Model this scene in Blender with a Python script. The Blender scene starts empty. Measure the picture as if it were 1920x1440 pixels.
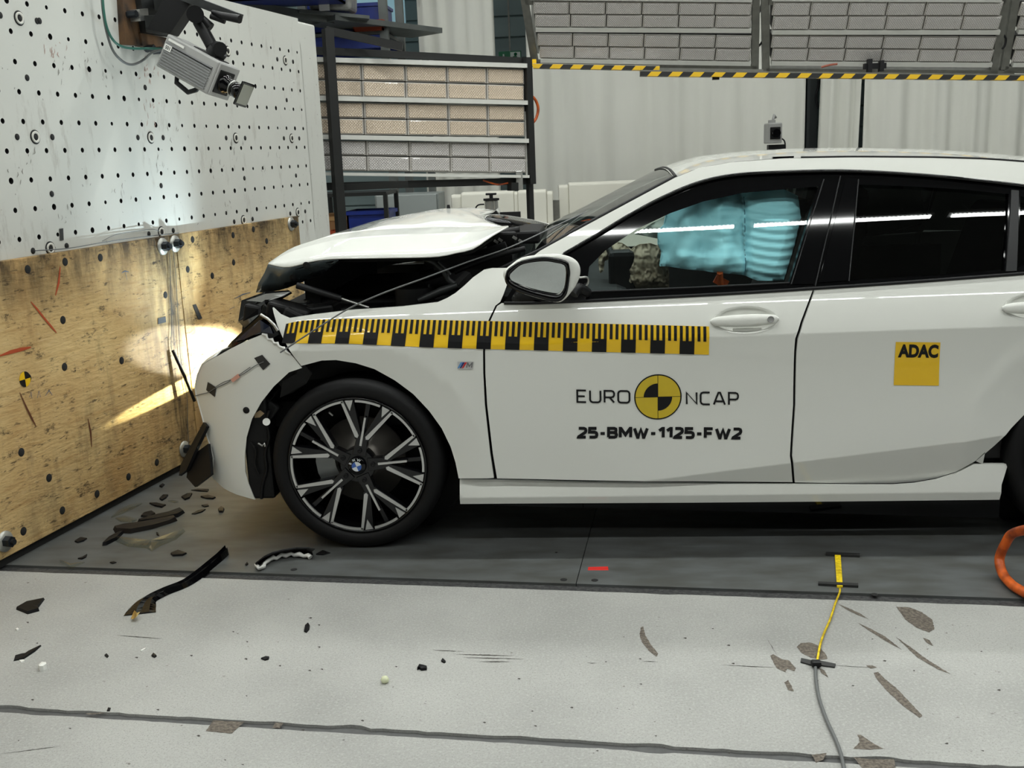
import bpy, bmesh, math, random
from mathutils import Vector, Matrix, noise
from mathutils.geometry import delaunay_2d_cdt
random.seed(7)
SC = bpy.context.scene
COL = SC.collection
# ------------------------------------------------------------------ camera
FPX, CX, CY = 1941.0, 960.0, 720.0
CAMPOS = Vector((0.912, -3.631, 1.453))
def _cam_axes(dn=(342.0, 8660.0), psi=math.radians(5)):
    d = Vector((dn[0], dn[1], FPX)).normalized()
    h = Vector((0, 0, 1)); h = (h - d*h.dot(d)).normalized()
    r = d.cross(h)
    fw = Vector((-math.sin(psi), math.cos(psi), 0)); rt = Vector((math.cos(psi), math.sin(psi), 0)); dw = Vector((0, 0, -1))
    return [r[i]*rt + h[i]*fw + d[i]*dw for i in range(3)]
AX = _cam_axes()
cam_d = bpy.data.cameras.new('camera'); cam_d.sensor_width = 36; cam_d.lens = FPX/1920*36
cam_d.clip_start = .05; cam_d.clip_end = 100
cam = bpy.data.objects.new('camera', cam_d); COL.objects.link(cam)
R = Matrix((AX[0], -AX[1], -AX[2])).transposed()
cam.matrix_world = Matrix.Translation(CAMPOS) @ R.to_4x4()
SC.camera = cam
# ------------------------------------------------------------------ view, world, large lights
vs = SC.view_settings
vs.view_transform = 'Standard'; vs.look = 'None'; vs.gamma = 1; vs.use_curve_mapping = False
vs.exposure = -0.44
w = bpy.data.worlds.new('hall_air'); SC.world = w; w.use_nodes = True
w.node_tree.nodes['Background'].inputs[0].default_value = (.86, .95, 1, 1)
w.node_tree.nodes['Background'].inputs[1].default_value = .30
LAMP_ROWS = [(-6.2, 18), (-3.1, 36), (.35, 46), (3.2, 46), (6.6, 12)]      # y of each ceiling strip row, watts per lamp
# ------------------------------------------------------------------ survey helpers: sight lines met with real planes
def ray(p): return AX[0]*((p[0]-CX)/FPX) + AX[1]*((p[1]-CY)/FPX) + AX[2]
def hit(p, p0, n):
    r = ray(p); return CAMPOS + r*((Vector(p0)-CAMPOS).dot(n)/r.dot(n))
def G(p, z=0.0): return hit(p, (0, 0, z), Vector((0, 0, 1)))
def S(p, y=0.0): return hit(p, (0, y, 0), Vector((0, 1, 0)))
AZ = math.radians(10.2)
BD = Vector((math.sin(AZ), math.cos(AZ), 0)); BN = Vector((math.cos(AZ), -math.sin(AZ), 0)); B0 = Vector((-1.363, -.131, 0))
def B(p, off=0.0):
    q = hit(p, B0+BN*off, BN); return ((q-B0).dot(BD), q.z)
def Bw(s, z, off=0.0): return B0 + BD*s + BN*off + Vector((0, 0, z))
# ------------------------------------------------------------------ object helpers
def tag(o, label=None, cat=None, group=None, kind=None):
    if label: o['label'] = label
    if cat: o['category'] = cat
    if group: o['group'] = group
    if kind: o['kind'] = kind
    return o
def link(o, parent=None):
    COL.objects.link(o)
    if parent is not None:
        o.parent = parent
        if parent.type == 'EMPTY': o.matrix_parent_inverse = Matrix.Translation(-parent.location)
    return o
def thing(name, label, cat, loc=(0, 0, 0), group=None):
    o = bpy.data.objects.new(name, None); o.location = loc; o.empty_display_size = .1; COL.objects.link(o)
    return tag(o, label, cat, group)
def new_mesh(name, vs_, fs, mat=None, smooth=False, normals=None):
    me = bpy.data.meshes.new(name); me.from_pydata([tuple(v) for v in vs_], [], fs)
    if mat: me.materials.append(mat)
    if smooth: me.polygons.foreach_set('use_smooth', [True]*len(me.polygons))
    me.update()
    return me
def add(name, me, parent=None): return link(bpy.data.objects.new(name, me), parent)
class MB:
    """collects shapes for ONE mesh object"""
    def __init__(s): s.v = []; s.f = []; s.sm = []
    def raw(s, v, f, sm=False):
        o = len(s.v); s.v += [Vector(q) for q in v]; s.f += [tuple(i+o for i in q) for q in f]; s.sm += [sm]*len(f); return s
    def box(s, c, d, m=None, bev=0):
        x, y, z = d[0]/2, d[1]/2, d[2]/2
        if bev <= 0:
            v = [Vector((a*x, b*y, e*z)) for a in (-1, 1) for b in (-1, 1) for e in (-1, 1)]
            f = [(0, 1, 3, 2), (4, 6, 7, 5), (0, 4, 5, 1), (2, 3, 7, 6), (0, 2, 6, 4), (1, 5, 7, 3)]
        else:
            bm = bmesh.new(); bmesh.ops.create_cube(bm, size=1)
            for q in bm.verts: q.co = Vector((q.co.x*d[0], q.co.y*d[1], q.co.z*d[2]))
            bmesh.ops.bevel(bm, geom=list(bm.edges), offset=min(bev, min(d)*.45), segments=2, affect='EDGES', profile=.5)
            bm.verts.index_update(); v = [q.co.copy() for q in bm.verts]; f = [tuple(q.index for q in t.verts) for t in bm.faces]; bm.free()
        mm = Matrix.Translation(Vector(c))
        if m is not None: mm = mm @ m.to_4x4()
        return s.raw([mm @ q for q in v], f)
    def tube(s, pts, r, n=8, cap=True, sm=True):
        pts = [Vector(p) for p in pts]; rings = []
        up = None
        for i, p in enumerate(pts):
            t = (pts[min(i+1, len(pts)-1)]-pts[max(i-1, 0)]).normalized()
            if up is None:
                up = Vector((0, 0, 1)) if abs(t.z) < .9 else Vector((1, 0, 0))
            up = (up - t*up.dot(t)); up = up.normalized() if up.length > 1e-6 else t.orthogonal().normalized()
            b = t.cross(up); rr = r[i] if isinstance(r, (list, tuple)) else r
            rings.append([p + (up*math.cos(2*math.pi*k/n) + b*math.sin(2*math.pi*k/n))*rr for k in range(n)])
        v = [q for g in rings for q in g]; f = []
        for i in range(len(rings)-1):
            for k in range(n):
                f.append((i*n+k, (i+1)*n+k, (i+1)*n+(k+1) % n, i*n+(k+1) % n))
        s.raw(v, [tuple(reversed(q)) for q in f], sm)
        if cap:
            s.raw(rings[0], [tuple(range(n))]); s.raw(rings[-1], [tuple(reversed(range(n)))])
        return s
    def cyl(s, a, b, r0, r1=None, n=20, sm=True): return s.tube([a, b], [r0, r0 if r1 is None else r1], n, True, sm)
    def lathe(s, prof, c, axis, n=48, sm=True):
        axis = Vector(axis).normalized(); u = axis.orthogonal().normalized(); w_ = axis.cross(u); c = Vector(c); v = []; f = []
        for r_, h in prof:
            for k in range(n):
                a = 2*math.pi*k/n; v.append(c + axis*h + (u*math.cos(a)+w_*math.sin(a))*r_)
        for i in range(len(prof)-1):
            for k in range(n): f.append((i*n+k, i*n+(k+1) % n, (i+1)*n+(k+1) % n, (i+1)*n+k))
        return s.raw(v, f, sm)
    def prism(s, poly, to3, t):
        """poly: 2D points, to3(u,v,d)->3D; extruded from d=0 to d=t"""
        n = len(poly)
        if sum(poly[i][0]*poly[(i+1) % n][1]-poly[(i+1) % n][0]*poly[i][1] for i in range(n)) < 0: poly = poly[::-1]
        v = [to3(a, b, 0) for a, b in poly] + [to3(a, b, t) for a, b in poly]
        f = [tuple(range(n)), tuple(reversed(range(n, 2*n)))] + [(i, n+i, n+(i+1) % n, (i+1) % n) for i in range(n)]
        return s.raw(v, f)
    def build(s, name, mat, parent=None, recalc=True, bev=0):
        me = new_mesh(name, s.v, s.f, mat)
        me.polygons.foreach_set('use_smooth', s.sm)
        if recalc:
            bm = bmesh.new(); bm.from_mesh(me)
            bmesh.ops.recalc_face_normals(bm, faces=list(bm.faces)); bm.to_mesh(me); bm.free()
        o = add(name, me, parent)
        if bev:
            md = o.modifiers.new('bevel', 'BEVEL'); md.width = bev; md.segments = 2; md.limit_method = 'ANGLE'
        return o
def catmull(pts, n=6):
    pts = [Vector(p) for p in pts]; out = []
    for i in range(len(pts)-1):
        p0 = pts[max(i-1, 0)]; p1 = pts[i]; p2 = pts[i+1]; p3 = pts[min(i+2, len(pts)-1)]
        for k in range(n):
            t = k/n
            out.append(.5*((2*p1)+(p2-p0)*t+(2*p0-5*p1+4*p2-p3)*t*t+(3*p1-p0-3*p2+p3)*t**3))
    return out+[pts[-1]]
def smooth2(pts, n=4): return [(q.x, q.y) for q in catmull([Vector((a, b, 0)) for a, b in pts], n)]
# ------------------------------------------------------------------ materials
def srgb(r, g, b):
    f = lambda c: (c/255/12.92 if c/255 <= .04045 else ((c/255+.055)/1.055)**2.4)
    return (f(r), f(g), f(b), 1)
def mat(name, col, rough=.5, metal=0, coat=0, var=0, vscale=8, bump=0, bscale=60, var2=None, spec=.5, emit=None, estr=0, stretch=(1, 1, 1)):
    m = bpy.data.materials.new(name); m.use_nodes = True; nt = m.node_tree; N = nt.nodes; L = nt.links
    b = N['Principled BSDF']; c = col if len(col) == 4 else (*col, 1)
    b.inputs['Base Color'].default_value = c; b.inputs['Roughness'].default_value = rough; b.inputs['Metallic'].default_value = metal
    b.inputs['Coat Weight'].default_value = coat; b.inputs['Coat Roughness'].default_value = .03; b.inputs['Specular IOR Level'].default_value = spec
    if emit: b.inputs['Emission Color'].default_value = (*emit[:3], 1); b.inputs['Emission Strength'].default_value = estr
    tc = N.new('ShaderNodeTexCoord'); mp = N.new('ShaderNodeMapping'); mp.inputs['Scale'].default_value = stretch
    L.new(tc.outputs['Object'], mp.inputs['Vector'])
    if var:
        n = N.new('ShaderNodeTexNoise'); n.inputs['Scale'].default_value = vscale; n.inputs['Detail'].default_value = 6
        L.new(mp.outputs[0], n.inputs['Vector'])
        r = N.new('ShaderNodeMix'); r.data_type = 'RGBA'
        d = var2 if var2 else tuple(q*(1-var) for q in c[:3])+(1,)
        r.inputs[6].default_value = c; r.inputs[7].default_value = d
        cr = N.new('ShaderNodeMapRange'); cr.inputs[1].default_value = .35; cr.inputs[2].default_value = .65
        L.new(n.outputs['Fac'], cr.inputs[0]); L.new(cr.outputs[0], r.inputs[0]); L.new(r.outputs[2], b.inputs['Base Color'])
    if bump:
        n2 = N.new('ShaderNodeTexNoise'); n2.inputs['Scale'].default_value = bscale; n2.inputs['Detail'].default_value = 4
        L.new(mp.outputs[0], n2.inputs['Vector'])
        bp = N.new('ShaderNodeBump'); bp.inputs['Strength'].default_value = bump; bp.inputs['Distance'].default_value = .005
        L.new(n2.outputs['Fac'], bp.inputs['Height']); L.new(bp.outputs[0], b.inputs['Normal'])
    return m
def glass(name, tint, refl=.03, rough=0.0):
    m = bpy.data.materials.new(name); m.use_nodes = True; nt = m.node_tree; N = nt.nodes; L = nt.links
    for n in list(N):
        if n.type != 'OUTPUT_MATERIAL': N.remove(n)
    t = N.new('ShaderNodeBsdfTransparent'); t.inputs[0].default_value = (*tint, 1)
    g = N.new('ShaderNodeBsdfGlossy'); g.inputs['Roughness'].default_value = rough
    fr = N.new('ShaderNodeFresnel'); fr.inputs[0].default_value = 1.45
    ge = N.new('ShaderNodeNewGeometry'); mr = N.new('ShaderNodeMapRange'); mr.inputs[3].default_value = 1.45; mr.inputs[4].default_value = 1/1.45   # same sheet seen from either side
    L.new(ge.outputs['Backfacing'], mr.inputs[0]); L.new(mr.outputs[0], fr.inputs[0])
    mx = N.new('ShaderNodeMixShader')
    ad = N.new('ShaderNodeMath'); ad.operation = 'ADD'; ad.inputs[1].default_value = refl; ad.use_clamp = True
    L.new(fr.outputs[0], ad.inputs[0]); L.new(ad.outputs[0], mx.inputs[0]); L.new(t.outputs[0], mx.inputs[1]); L.new(g.outputs[0], mx.inputs[2])
    L.new(mx.outputs[0], N['Material Output'].inputs[0])
    return m
PAINT = mat('white_car_paint', srgb(222, 223, 217), .5, 0, 1.0, spec=.2)
GBLACK = mat('gloss_black_trim', (.002, .002, .0025), .05, spec=.4)
BLACK = mat('matt_black_plastic', (.006, .006, .007), .5, var=.3, spec=.3)
VOID = mat('dark_underbody', (.004, .004, .004), .8)
RUBBER = mat('tyre_rubber', (.005, .005, .0055), .6, spec=.25, bump=.15, bscale=120)
SILVER = mat('machined_aluminium', srgb(196, 196, 194), .32, .55)
STEEL = mat('dark_steel', srgb(66, 68, 68), .4, .6, var=.25, vscale=20)
ALU = mat('bare_aluminium', srgb(190, 190, 186), .35, .8, var=.15, vscale=25)
DFRAME = mat('dark_painted_frame', srgb(26, 27, 26), .5, .1, var=.2)
GFRAME = mat('grey_aluminium_frame', srgb(120, 120, 114), .45, .5, var=.2, vscale=20)
YELLOW = mat('yellow_vinyl', srgb(236, 190, 10), .45, coat=.3)
BVINYL = mat('black_vinyl', (.006, .006, .007), .5, spec=.25)
WVINYL = mat('white_vinyl', srgb(225, 225, 220), .4)
BLUE = mat('blue_plastic', srgb(18, 40, 120), .4, var=.25)
ORANGE = mat('orange_hose', srgb(214, 98, 30), .45, var=.5, vscale=18, var2=srgb(120, 48, 16))
WSTRIP = mat('white_enamel_strip', srgb(206, 206, 200), .4, var=.06)
WPLAST = mat('cream_white_plastic', srgb(222, 220, 208), .45, var=.05, vscale=3)
CARD = mat('brown_cardboard', srgb(160, 118, 76), .8, var=.12)
TAPE = mat('black_cloth_tape', (.02, .02, .02), .55)
CABLE = mat('grey_cable', srgb(96, 98, 98), .45)
GLASSC = glass('clear_side_glass', (.86, .93, .91), .02)
GLASSD = glass('dark_tinted_glass', (.055, .066, .066), .012)
GLASSW = glass('windscreen_glass', (.62, .70, .70), .02)
GLASSL = glass('clear_plastic_shard', (.92, .94, .92), .0)
# ------------------------------------------------------------------ the hall: lamps, walls
CEIL = 5.6
lamp_mat = mat('led_strip_light', (1, 1, 1), .5, emit=(.95, 1, .97), estr=14)
def led_dots(m):
    # a strip of separate LEDs: the emission comes from the chips only
    nt = m.node_tree; N = nt.nodes; L = nt.links; tc = N.new('ShaderNodeTexCoord'); sx = N.new('ShaderNodeSeparateXYZ'); L.new(tc.outputs['Object'], sx.inputs[0])
    a = N.new('ShaderNodeMath'); a.operation = 'MULTIPLY'; a.inputs[1].default_value = 1/.036; L.new(sx.outputs[0], a.inputs[0])
    b = N.new('ShaderNodeMath'); b.operation = 'FRACT'; L.new(a.outputs[0], b.inputs[0])
    c = N.new('ShaderNodeMath'); c.operation = 'GREATER_THAN'; c.inputs[1].default_value = .42; L.new(b.outputs[0], c.inputs[0])
    d = N.new('ShaderNodeMath'); d.operation = 'MULTIPLY'; d.inputs[1].default_value = 22; L.new(c.outputs[0], d.inputs[0]); L.new(d.outputs[0], N['Principled BSDF'].inputs['Emission Strength'])
led_dots(lamp_mat)
lamp_body = mat('lamp_housing', srgb(190, 190, 190), .5)
def local(name, me, parent, loc=(0, 0, 0)):
    o = bpy.data.objects.new(name, me); COL.objects.link(o); o.parent = parent; o.location = loc; return o
def mesh_of(mb, name, m):
    o = mb.build(name, m); me = o.data; bpy.data.objects.remove(o); return me
me_h = mesh_of(MB().box((0, 0, .04), (1.5, .13, .06)), 'housing', lamp_body)
me_d = mesh_of(MB().box((0, 0, 0), (1.45, .075, .02)), 'diffuser', lamp_mat)
me_s = mesh_of(MB().cyl((0, 0, .07), (0, 0, .345), .006, n=6), 'hanger', lamp_body)
for ri, (ly, watt) in enumerate(LAMP_ROWS):
    for k in range(9):
        t = thing('ceiling_strip_lamp', 'long LED strip lamp hanging under the hall ceiling', 'lamp', (-5.2 + k*1.62, ly, CEIL-.35), 'ceiling strip lamps')
        local('housing', me_h, t); local('diffuser', me_d, t); local('hanger', me_s, t, (-.55, 0, 0)); local('hanger', me_s, t, (.55, 0, 0))
        ld = bpy.data.lights.new('lamp_light', 'AREA'); ld.shape = 'RECTANGLE'; ld.size = 1.45; ld.size_y = .08; ld.energy = watt; ld.color = (.97, 1, .96)
        local('lamp_light', ld, t, (0, 0, -.015))
ceil_mat = mat('hall_ceiling', srgb(140, 142, 140), .8, var=.1, vscale=2)
o = MB().box((1, 0, CEIL+.05), (24, 26, .1)).build('ceiling', ceil_mat); tag(o, 'grey hall ceiling above the lamps', None, None, 'structure')
siding = mat('ribbed_steel_siding', srgb(140, 158, 158), .5, var=.06, vscale=2)
wb = MB().box((1, 11.0, 2.9), (24, .1, 5.9)).build('wall_back', siding); tag(wb, 'pale blue-grey ribbed steel hall wall behind the curtains', None, None, 'structure')
pm = None
for k in range(22):
    z = .12+k*.27
    if pm is None: pm = MB().box((0, 0, 0), (24, .03, .25), bev=.008).build('cladding_panel', siding, wb).data; o = wb.children[0]
    else: o = add('cladding_panel', pm, wb)
    o.location = (1, 10.93, z)
darkw = mat('dark_hall_wall', srgb(44, 47, 47), .8, var=.2, vscale=1)
o = MB().box((1, -9.6, 2.8), (24, .1, 5.6)).build('wall_front', darkw); tag(o, 'dark hall wall behind the photographer', None, None, 'structure')
o = MB().box((11.5, .7, 2.8), (.1, 20.6, 5.6)).build('wall_right', darkw); tag(o, 'dark hall wall at the rear of the car', None, None, 'structure')
o = MB().box((-9.5, .7, 2.8), (.1, 20.6, 5.6)).build('wall_end', darkw); tag(o, 'dark hall wall beyond the crash barrier', None, None, 'structure')
# ------------------------------------------------------------------ floor
FA = math.radians(-5.2); FE = Vector((math.cos(FA), math.sin(FA), 0)); FN = Vector((-math.sin(FA), math.cos(FA), 0)); F0 = Vector((.5, -.29, 0))
def fl(u, v, z=0): return F0 + FE*u + FN*v + Vector((0, 0, z))
def concrete():
    m = mat('light_concrete', srgb(176, 176, 171), .75); nt = m.node_tree; N = nt.nodes; L = nt.links; b = N['Principled BSDF']
    tc = N.new('ShaderNodeTexCoord')
    def noise_(s, d, lo, hi):
        n = N.new('ShaderNodeTexNoise'); n.inputs['Scale'].default_value = s; n.inputs['Detail'].default_value = d
        L.new(tc.outputs['Object'], n.inputs['Vector'])
        r = N.new('ShaderNodeMapRange'); r.inputs[1].default_value = lo; r.inputs[2].default_value = hi; L.new(n.outputs['Fac'], r.inputs[0]); return r.outputs[0]
    def mixc(f, a, c):
        x = N.new('ShaderNodeMix'); x.data_type = 'RGBA'; L.new(f, x.inputs[0])
        if isinstance(a, tuple): x.inputs[6].default_value = a
        else: L.new(a, x.inputs[6])
        x.inputs[7].default_value = c; return x.outputs[2]
    c = mixc(noise_(1.7, 5, .35, .68), srgb(168, 168, 164), srgb(146, 146, 143))
    c = mixc(noise_(260, 2, .56, .70), c, srgb(128, 127, 122))
    c = mixc(noise_(130, 3, .50, .95), c, srgb(184, 184, 180))
    c = mixc(noise_(190, 3, .54, .80), c, srgb(140, 140, 136))
    c = mixc(noise_(34, 5, .70, .75), c, srgb(108, 104, 98))
    L.new(c, b.inputs['Base Color'])
    n = N.new('ShaderNodeTexNoise'); n.inputs['Scale'].default_value = 220; L.new(tc.outputs['Object'], n.inputs['Vector'])
    bp = N.new('ShaderNodeBump'); bp.inputs['Strength'].default_value = .25; bp.inputs['Distance'].default_value = .003
    L.new(n.outputs['Fac'], bp.inputs['Height']); L.new(bp.outputs[0], b.inputs['Normal'])
    return m
CONC = concrete()
SUB = mat('joint_filler', srgb(58, 58, 58), .7, var=.35, vscale=40)
PLATE = mat('worn_steel_plate', srgb(88, 91, 91), .55, .05, var=.3, vscale=5, var2=srgb(72, 73, 70), stretch=(1, 2.5, 1))
floor = MB().box((1, .7, -.06), (24, 20.6, .09)).build('floor', SUB); tag(floor, 'light grey concrete hall floor with a steel plate track', None, None, 'structure')
def slab(name, v0, v1, u0, u1, m, top=0.0, jag0=0, jag1=0, step=.03, thick=.03):
    """slab between floor lines v0 (near) and v1 (far); the edges can be ragged"""
    n = max(2, int((u1-u0)/step)) if (jag0 or jag1) else 2
    near = []; far = []
    for i in range(n+1):
        u = u0+(u1-u0)*i/n
        j0 = jag0*max(0, noise.noise((u*9, 3, 1)))*1.6+jag0*.5*noise.noise((u*40, 1, 4)) if jag0 else 0
        j1 = jag1*max(0, noise.noise((u*9, 8, 1)))*1.6+jag1*.5*noise.noise((u*40, 5, 2)) if jag1 else 0
        near.append((u, v0+j0)); far.append((u, v1-j1))
    v = [fl(a, b, top) for a, b in near]+[fl(a, b, top) for a, b in far]; k = n+1
    f = [(i, i+1, k+i+1, k+i) for i in range(n)]
    v2 = [q-Vector((0, 0, thick)) for q in v]; o = 2*k
    f2 = f+[(i, o+i, o+i+1, i+1) for i in range(n)]+[(k+i, k+i+1, o+k+i+1, o+k+i) for i in range(n)]+[(0, k, o+k, o), (k-1, o+k-1, o+2*k-1, 2*k-1)]
    me = new_mesh(name, v+v2, f2, m); return add(name, me, floor)
# measured: near edge of the plates v=0, its groove .05 wide, the second joint about .96 nearer
slab('concrete_slab', -7.9, -.985, -9, 10, CONC, 0, 0, .006)
slab('concrete_slab', -.955, -.052, -9, 10, CONC, 0, .012, .004)
slab('groove_filler', -.99, -.95, -9, 10, mat('grey_joint_sealant', srgb(82, 82, 82), .6, var=.2, vscale=60), -.008)
slab('groove_filler', -.06, .002, -9, 10, mat('black_rubber_seal', (.02, .02, .022), .55, var=.6, vscale=90, var2=srgb(70, 70, 70), bump=.5, bscale=120), -.006)
for u0, u1 in ((-2.6, .315), (.318, 3.4), (3.403, 7)):
    slab('steel_plate', 0, 2.6, u0, u1, PLATE, .003)
slab('concrete_slab', 2.62, 12.5, -9, 10, CONC, 0)
# ------------------------------------------------------------------ crash barrier: white drilled face, plywood boards
WB = mat('white_barrier_paint', srgb(202, 203, 197), .55, var=.06, vscale=2.2)
def dirty_white():
    m = WB; nt = m.node_tree; N = nt.nodes; L = nt.links; b = N['Principled BSDF']
    src = b.inputs['Base Color'].links[0].from_socket
    tc = N.new('ShaderNodeTexCoord'); mp = N.new('ShaderNodeMapping'); mp.inputs['Scale'].default_value = (3.2, 1, .75); L.new(tc.outputs['Object'], mp.inputs[0])
    n = N.new('ShaderNodeTexNoise'); n.inputs['Scale'].default_value = 3.0; n.inputs['Detail'].default_value = 10; n.inputs['Roughness'].default_value = .72; L.new(mp.outputs[0], n.inputs['Vector'])
    r = N.new('ShaderNodeMapRange'); r.inputs[1].default_value = .56; r.inputs[2].default_value = .74; r.inputs[4].default_value = .65; L.new(n.outputs['Fac'], r.inputs[0])
    x = N.new('ShaderNodeMix'); x.data_type = 'RGBA'; L.new(r.outputs[0], x.inputs[0]); L.new(src, x.inputs[6]); x.inputs[7].default_value = srgb(120, 108, 98)
    n2 = N.new('ShaderNodeTexNoise'); n2.inputs['Scale'].default_value = 45; n2.inputs['Detail'].default_value = 4; L.new(tc.outputs['Object'], n2.inputs['Vector'])
    r2 = N.new('ShaderNodeMapRange'); r2.inputs[1].default_value = .69; r2.inputs[2].default_value = .75; r2.inputs[4].default_value = .7; L.new(n2.outputs['Fac'], r2.inputs[0])
    y = N.new('ShaderNodeMix'); y.data_type = 'RGBA'; L.new(r2.outputs[0], y.inputs[0]); L.new(x.outputs[2], y.inputs[6]); y.inputs[7].default_value = srgb(70, 64, 60)
    L.new(y.outputs[2], b.inputs['Base Color'])
dirty_white()
BROT = math.radians(90)-AZ           # barrier frame: x along the face, z up, -y towards the car
BORG = B0-BN*.0455
def bframe(o): o.location = BORG; o.rotation_euler = (0, 0, BROT); return o
HS0, HSP, HN, HZ0, HZN = .348-.1105*7, .1105, 31, 1.0875, 10   # hole grid
S_END, S_NEAR, BTOP, PLATE_END = 3.28, -2.2, 2.28, 2.935
def barrier_face():
    mb = MB(); n = 12; r = .0105; d = .04
    half = HSP/2
    for i in range(HN):
        for k in range(HZN):
            cs = HS0+i*HSP; cz = HZ0+k*HSP
            rr = r*(1.0 if noise.noise((i*3.1, k*1.7, 0)) < .25 else .8)
            if (i+2*k) % 13 == 0: rr = r*1.2
            sq = []
            for j in range(n):
                a = 2*math.pi*(j+.5)/n; c, s_ = math.cos(a), math.sin(a); q = half/max(abs(c), abs(s_)); sq.append((cs+c*q, cz+s_*q))
            ci = [(cs+rr*math.cos(2*math.pi*(j+.5)/n), cz+rr*math.sin(2*math.pi*(j+.5)/n)) for j in range(n)]
            v = [Vector((a, 0, b)) for a, b in sq]+[Vector((a, 0, b)) for a, b in ci]+[Vector((a, d, b)) for a, b in ci]
            f = [(j, (j+1) % n, n+(j+1) % n, n+j) for j in range(n)]+[(n+j, n+(j+1) % n, 2*n+(j+1) % n, 2*n+j) for j in range(n)]+[tuple(2*n+j for j in range(n))]
            mb.raw(v, f)
    # corner gaps of the 12-gon cells are closed by a thin backing quad per cell
    x0 = HS0-half; x1 = HS0+(HN-.5)*HSP; z0 = HZ0-half; z1 = HZ0+(HZN-.5)*HSP
    def q(a, b, c, e): mb.raw([Vector((a, 0, c)), Vector((b, 0, c)), Vector((b, 0, e)), Vector((a, 0, e))], [(0, 1, 2, 3)])
    q(S_NEAR, x0, z0, z1); q(x1, PLATE_END, z0, z1); q(S_NEAR, PLATE_END, 0.0, z0); q(S_NEAR, PLATE_END, z1, BTOP)
    return mb
wl = bframe(MB().box(((S_NEAR+S_END)/2, .655, BTOP/2), (S_END-S_NEAR, 1.3, BTOP), bev=.012).build('wall_left', WB)); tag(wl, 'big white concrete crash barrier block with a drilled face', None, None, 'structure')
HOLE = mat('painted_hole_shadow', (.012, .012, .012), .9)  # near-black colour stands in for the shade inside holes, flat discs included
fm = barrier_face()
me = new_mesh('drilled_face', fm.v, fm.f, WB); me.materials.append(HOLE)
# bore walls and bottoms are painted near-black for the shadow inside
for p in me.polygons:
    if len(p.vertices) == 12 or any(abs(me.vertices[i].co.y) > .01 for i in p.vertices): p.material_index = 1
fo = local('drilled_face', me, wl, (0, -.0455, 0))
edge = MB()
edge.box(((S_NEAR+PLATE_END)/2, -.022, BTOP-.001), (PLATE_END-S_NEAR, .044, .002)); edge.box((PLATE_END-.001, -.022, BTOP/2), (.002, .046, BTOP))
o = edge.build('face_edge', WB); o.parent = wl
# big threaded inserts with a flanking hole each side
ring = mat('insert_ring', srgb(206, 204, 196), .5); 
def insert_mesh():
    m = MB(); m.lathe([(.021, .002), (.023, -.004), (.014, -.004), (.013, .002)], (0, 0, 0), (0, 1, 0), 20); return m
me_ir = mesh_of(insert_mesh(), 'insert_ring', ring)
me_id = mesh_of(MB().lathe([(.0135, 0), (.0135, -.001), (.0001, -.001)], (0, 0, 0), (0, 1, 0), 16), 'insert_bore', HOLE)
me_io = mesh_of(MB().lathe([(.028, 0), (.028, -.0012), (.02, -.0012)], (0, 0, 0), (0, 1, 0), 20), 'insert_gap', HOLE)
me_ih = mesh_of(MB().lathe([(.0125, 0), (.0125, -.001), (.0001, -.001)], (0, 0, 0), (0, 1, 0), 14), 'side_hole', HOLE)
for z in (2.024, 1.582, 1.148):
    for s_ in (.513-.777, .513, 1.29, 2.068, 2.724):
        if z > 2 and 1.0 < s_ < 1.5: continue
        o = local('insert_gap', me_io, wl, (s_, -.0458, z)); r_ = local('insert_ring', me_ir, o, (0, -.001, 0)); local('insert_bore', me_id, o, (0, -.002, 0))
        for ds in (-.1, .1): local('side_hole', me_ih, wl, (s_+ds, -.0458, z))
for s_, z in ((.628, 2.026), (.513, 1.805), (.565, 1.36), (1.29, 1.805), (1.33, 1.362), (2.12, 1.37), (2.74, 1.365), (2.70, 1.80), (.3, 1.80)):
    local('side_hole', me_ih, wl, (s_, -.0458, z))
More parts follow.
